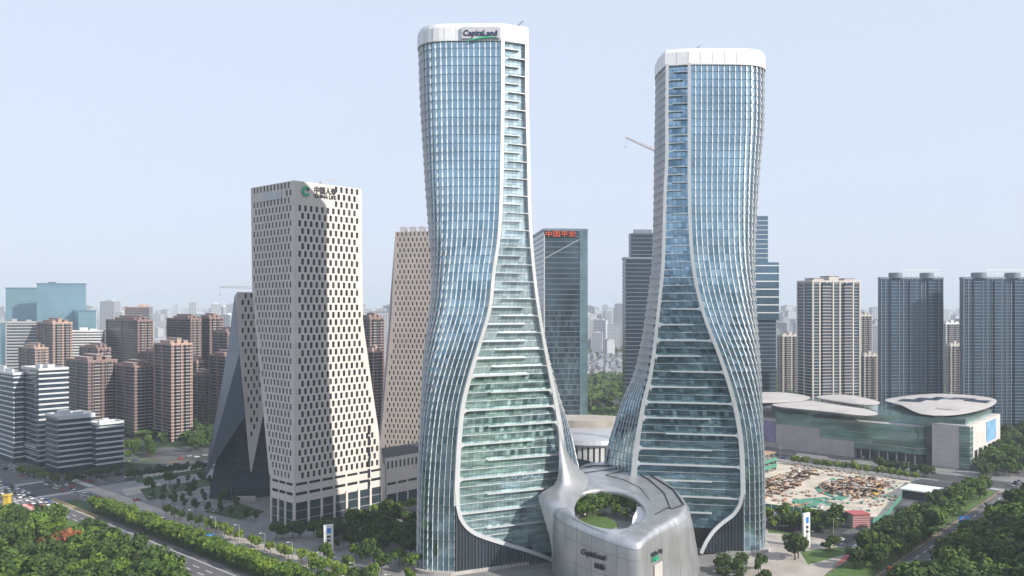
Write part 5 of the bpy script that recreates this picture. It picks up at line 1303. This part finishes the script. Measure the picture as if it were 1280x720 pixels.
for k in range(170):
    t = rc.uniform(-720, -510) if k % 2 else rc.uniform(-645, -540); lane = rc.choice([183.5, 187.2, 191.2, 195.5, 213, 217, 221.5])
    drop(lane, t, A2 if lane < 200 else A2 + math.pi, 'driving near the crossroads by the banded offices', 'near the crossroads')
for k in range(24):
    s = rc.uniform(228, 420); lane = rc.choice([-624, -617, -610, -603, -596]); drop(s, lane, ANG if lane < -608 else ANG + math.pi, 'on the cross street beside the offices', 'on the cross street')
for k in range(12):
    t = rc.uniform(-500, -420); lane = rc.choice([213, 217, 221.5]); drop(lane, t, A2 + math.pi, 'on the main road before the white tower', 'on the main road')
for k in range(26):
    s = rc.uniform(420, 680); lane = rc.choice([-165.5, -160, -154, -129, -124, -118]); drop(s, lane, ANG if lane > -148 else ANG + math.pi, 'on the wide road beside the park belt', 'on the wide road')
for k in range(18):
    t = rc.uniform(-480, -90); lane = rc.choice([644, 650, 656, 661]); drop(lane, t, A2, 'on the street before the mall', 'on the mall street')
for (px, py) in ((247, 628), (262, 636), (270, 640), (171, 626), (236, 571), (246, 572), (256, 570), (226, 574), (158, 578), (170, 576)):
    q = G(px, py); car(q[0], q[1], ANG + rc.uniform(-.2, .2), 'car', rc.choice(cols), 'parked by the shaded plaza', 'parked by the shaded plaza', .14)
q = W(217, -455); 
for (px, py) in ((1068, 690), (1062, 700), (1052, 676)):
    q = G(px, py); car(q[0], q[1], ANG, 'car', 'red' if px == 1062 else 'white', 'waiting at the traffic island', 'at the traffic island', .2)

# ------------------------------------------------------------------ signs, lamps and pylons
def sign(px, py, label, m, w, h, hp, rz, name='road_sign', trim=None):
    p = G(px, py); t = thing(name, label, 'sign', (p[0], p[1], .1), rz)
    b = MB(); b.cyl(-w * .5, 0, 0, hp + h * .6, .16, .12, 8); b.build('post', M['grey_wall'], t)
    b = MB(); b.box(-w / 2, -.3, hp, w / 2, -.1, hp + h); pn = b.build('panel', M[m], t)
    b = MB(); b.bar((-w * .5, -.1, hp + h / 2), (w / 2, -.1, hp + h / 2), .18); b.build('arm', M['grey_wall'], t)
    if trim:
        b = MB(); b.box(-w * .38, -.36, hp + h * .45, w * .3, -.31, hp + h * .56); b.box(-w * .1, -.36, hp + h * .18, w * 0, -.31, hp + h * .85); b.build('arrow', M['paint_white'], pn)
sign(139, 681, 'black message board on a post above the main road', 'sign_black', 4.5, 2.8, 6.0, R(-20))
sign(186, 664, 'blue direction sign at the service road edge', 'sign_blue', 4.6, 2.6, 5.0, R(-30), trim=1)
sign(264, 690, 'blue direction sign with white arrows among the median trees', 'sign_blue', 4.4, 3.4, 5.4, R(10), trim=1)
sign(1205, 664, 'blue direction sign over the wide road by the park belt', 'sign_blue', 5.0, 3.0, 5.0, R(-10), trim=1)
sign(1079, 700, 'black message board on a post by the traffic island', 'sign_black', 4.8, 3.2, 7.0, R(-25))
def pylon(px, py, w, h, label, m, rz, tapered):
    p = G(px, py); t = thing('pylon_sign', label, 'sign', (p[0], p[1], .1), rz)
    b = MB(); b.ring([[(-w / 2, -.6, 0), (w / 2, -.6, 0), (w / 2, .6, 0), (-w / 2, .6, 0)], [(-w / 2 - tapered, -.6, h), (w / 2, -.6, h + tapered), (w / 2, .6, h + tapered), (-w / 2 - tapered, .6, h)]], True, True, True); b.build('slab', M[m], t)
    b = MB(); b.box(-w * .2, -.72, h * .72, w * .25, -.6, h * .9); b.build('emblem', M['sign_blue'], t)
    for k in range(3): b = MB(); b.box(-w * .2, -.7, h * (.3 + k * .13), w * .2, -.6, h * (.38 + k * .13)); b.build('lettering_plate', M['letter_dark'] if k else M['grey_wall'], t)
    b = MB(); b.box(-w * .8, -1.2, 0, w * .8, 1.2, .5); b.build('foot', M['concrete'], t)
pylon(1008, 684, 3.6, 17, 'tall white pylon sign on the lawn right of the glass towers', 'band_white', R(20), .5)
pylon(411, 692, 4.4, 14, 'pale blue white pylon sign before the emblem tower', 'band_white', R(10), .3)
pylon(187, 728, 2.2, 10, 'small white pylon sign among the roadside grove', 'band_white', R(0), .2)
LG = 'street lamps along the roads'
lm_p = MB(); lm_p.cyl(0, 0, 0, 9.5, .13, .08, 8); lm_p = lm_p.mesh('pole', M['grey_wall'])
lm_a = MB(); lm_a.bar((0, 0, 9.4), (2.4, 0, 10), .1); lm_a = lm_a.mesh('arm', M['grey_wall'])
lm_h = MB(); lm_h.box(2.0, -.18, 9.9, 3.1, .18, 10.08); lm_h = lm_h.mesh('lamp_head', M['band_white'])
def lamp(p, rz, where, grp):
    t = thing('street_lamp', 'single-arm grey street lamp ' + where, 'street lamp', (p[0], p[1], .1), rz, grp); link('pole', lm_p, t); link('arm', lm_a, t); link('lamp_head', lm_h, t)
for k in range(14): lamp(W(227, -585 + k * 24), ANG + math.pi, 'along the main road', 'lamps of the main road')
for k in range(12): lamp(W(240 + k * 34, -171), ANG - math.pi / 2, 'along the wide road', 'lamps of the wide road')
for k in range(10): lamp(W(638, -480 + k * 32), ANG, 'along the mall street', 'lamps of the mall street')
# yellow kiosk and pink parasols at the crossroads
kb = site_thing('kiosk', 'yellow kiosk pillar at the crossroads edge', 'kiosk', 9, 632)
b = MB(); b.box(-1.6, -1.6, 0, 1.6, 1.6, 6); b.build('pillar', M['crane_yellow'], kb); b = MB(); b.box(-2.2, -2.2, 6, 2.2, 2.2, 6.6); b.build('cap', M['crane_yellow'], kb)
for (px, py, k) in ((36, 640, 0), (42, 642, 1), (30, 637, 2)):
    t = site_thing('parasol', 'pink parasol at the crossroads corner', 'parasol', px, py, group='pink parasols at the crossroads'); b = MB(); b.cyl(0, 0, 2.2, 3.4, 2.6, .1, 8); b.build('canopy', M['pink_cloth'], t); b = MB(); b.cyl(0, 0, 0, 2.3, .06, n=6); b.build('pole', M['grey_wall'], t)
wb = site_thing('pavilion', 'white perforated pavilion corner at the edge of the roadside grove', 'pavilion', -6, 735, R(20))
b = MB(); b.box(-12, 0, 0, 5, 14, 11); b.build('wall', M['roof_dark'], wb)
for i in range(5):
    for j in range(4): b = MB(); b.bar((-10 + i * 3.2, -.15, .6 + j * 2.6), (-8 + i * 3.2, -.15, 3 + j * 2.6), .5, .3); b.bar((-8 + i * 3.2, -.15, .6 + j * 2.6), (-10 + i * 3.2, -.15, 3 + j * 2.6), .5, .3); b.build('lattice', M['band_white'], wb)
b = MB(); b.box(-12.5, -.5, 11, 5.5, 14.5, 11.6); b.build('roof', M['roof_light'], wb)

# ------------------------------------------------------------------ the far city
rf_ = random.Random(99)
def far_proto(k):
    w, d, h = rf_.choice([(34, 18), (26, 22), (46, 16), (22, 20)]) + (1.0,); h = 100.0
    q = MB(); q.box(-w / 2, -d / 2, 0, w / 2, d / 2, h); wall = q.mesh('wall', M['far_wall'])
    q = MB(); nb = rf_.choice([5, 7, 9]); fl = 100 / rf_.choice([16, 20, 26])
    z = fl * .3
    while z < h - fl * .6:
        for i in range(nb):
            x = -w / 2 + w * (i + .22) / nb; q.poly([(x, -d / 2 - .05, z), (x + w * .56 / nb, -d / 2 - .05, z), (x + w * .56 / nb, -d / 2 - .05, z + fl * .55), (x, -d / 2 - .05, z + fl * .55)])
        for s in (-1, 1):
            for i in range(3): y = -d / 2 + d * (i + .25) / 3; q.poly([(s * (w / 2 + .05), y, z), (s * (w / 2 + .05), y + d / 6, z), (s * (w / 2 + .05), y + d / 6, z + fl * .55), (s * (w / 2 + .05), y, z + fl * .55)])
        z += fl
    win = q.mesh('window_field', M['far_glass'])
    q = MB(); q.box(-w * .2, -d * .3, h, w * .25, d * .3, h + 5); q.box(-w / 2 - .4, -d / 2 - .4, h - .1, w / 2 + .4, d / 2 + .4, h + .8); top = q.mesh('roof_house', M['far_wall'])
    return wall, win, top
FP = [far_proto(k) for k in range(8)]
def far(px, Y, top, sx=1.0, where='in the hazy skyline', group='far tower blocks'):
    wall, win, tp = rf_.choice(FP); t = thing('far_building', 'pale tower block ' + where, 'building', ((px - 640) * Y / F, Y, 0), R(rf_.uniform(-25, 25)), group); t.scale = (sx, sx, top / 100)
    link('wall', wall, t); link('window_field', win, t, stuff=True); link('roof_house', tp, t)
def zone(x0, x1, Y0, Y1, n, h0, h1, where, group, sx=(.8, 1.3)):
    for _ in range(n):
        Y = math.exp(rf_.uniform(math.log(Y0), math.log(Y1))); far(rf_.uniform(x0, x1), Y, rf_.uniform(h0, h1), rf_.uniform(*sx), where, group)
zone(-40, 320, 1600, 3200, 50, 40, 105, 'behind the brown apartment rows', 'blocks behind the brown rows')
zone(-40, 320, 3200, 8000, 60, 80, 150, 'in the hazy skyline left of the white tower', 'left skyline blocks', (1.2, 2.4))
zone(440, 490, 1500, 6000, 18, 60, 135, 'in the gap beside the rear grey tower', 'blocks beside the rear tower', (1, 1.8))
zone(728, 790, 2000, 3200, 20, 40, 90, 'in the gap between the two glass towers', 'blocks between the glass towers', (.9, 1.4))
zone(728, 790, 3500, 8000, 26, 90, 150, 'fading in haze between the two glass towers', 'hazy blocks between the glass towers', (1.2, 2.2))
zone(965, 1300, 1500, 3000, 45, 40, 100, 'behind the cream and dark apartment towers', 'blocks behind the right-hand flats')
zone(965, 1300, 3000, 8000, 45, 70, 135, 'in the hazy skyline right of the striped tower', 'right skyline blocks', (1.2, 2.2))
q = MB()
for _ in range(1500):                                     # the farthest band reads as one mass
    Y = rf_.uniform(7000, 14000); X = rf_.uniform(-.75, .75) * Y; w = rf_.uniform(15, 50); h = rf_.uniform(20, 120); q.box(X - w, Y - 15, 0, X + w, Y + 15, h)
for _ in range(900):
    Y = rf_.uniform(2800, 7000); X = rf_.uniform(-.9, .9) * Y; w = rf_.uniform(8, 22); h = rf_.uniform(18, 75); q.box(X - w, Y - 10, 0, X + w, Y + 10, h); q.box(X - w * .3, Y - 4, h, X + w * .4, Y + 4, h + 4)
o = q.build('distant_city', M['far_wall']); o['kind'] = 'stuff'; o['label'] = 'hazy mass of far-off city blocks along the horizon'
# villas in the gap
hw = MB(); hw.box(-7, -5, 0, 7, 5, 9); hw = hw.mesh('wall', M['house_wall'])
hr = MB(); hr.ring([[(-8, -6, 9), (8, -6, 9), (8, 6, 9), (-8, 6, 9)], [(-4, -.2, 13), (4, -.2, 13), (4, .2, 13), (-4, .2, 13)]], True, True, True); hr = hr.mesh('roof', M['house_roof'])
hwn = MB()
for x in (-5, -1, 3):
    for z in (1.5, 5.5): hwn.box(x, -5.1, z, x + 2, -4.95, z + 1.8)
hwn = hwn.mesh('window', M['window_dark'])
for i in range(9):
    for j in range(11):
        Y = 1480 + j * 55 + rf_.uniform(-8, 8); px = 726 + i * 8 + rf_.uniform(-2, 2)
        t = thing('villa', 'small pale villa with hipped dark roof in the gap between the towers', 'house', ((px - 640) * Y / F, Y, 0), R(rf_.choice([0, 90]) + 20), 'villas between the glass towers'); t.scale = (1.0, 1.0, 1.15)
        link('wall', hw, t); link('roof', hr, t); link('window', hwn, t)
# far tree cover, one mass
fc = MB(); r4 = random.Random(4)
for _ in range(22000):
    Y = math.exp(r4.uniform(math.log(760), math.log(5200))); X = r4.uniform(-.68, .68) * Y
    s_, t_ = st((X, Y))
    if s_ < 700 and t_ > -600: continue
    if -632 < t_ < -586 or 176 < s_ < 230: continue
    sz = r4.uniform(2.5, 5.5) * (1 + Y / 2500)
    for _k in range(3):
        c = Vector((X + r4.uniform(-sz, sz), Y + r4.uniform(-sz, sz), r4.uniform(2.5, 8))); n = Vector((r4.gauss(0, .5), r4.gauss(-.4, .5), 1)).normalized(); t = n.orthogonal().normalized() * sz * .8; s2 = n.cross(t)
        fc.poly([c - t, c - s2, c + t, c + s2])
o = fc.build('tree_cover', M['leaf_dark']); o['kind'] = 'stuff'; o['label'] = 'dark tree cover spread between the far blocks'

# ------------------------------------------------------------------ haze
hm = bpy.data.materials.new('haze'); hm.use_nodes = True; t = hm.node_tree; t.nodes.clear()
v = t.nodes.new('ShaderNodeVolumePrincipled'); oo = t.nodes.new('ShaderNodeOutputMaterial'); t.links.new(v.outputs[0], oo.inputs['Volume'])
v.inputs['Color'].default_value = (.80, .90, 1, 1); v.inputs['Density'].default_value = .000115; v.inputs['Anisotropy'].default_value = 0.0
b = MB(); b.box(-31000, -7000, -1, 31000, 32000, 262); o = b.build('haze', hm); o['kind'] = 'stuff'; o['label'] = 'pale blue summer haze over the whole city'
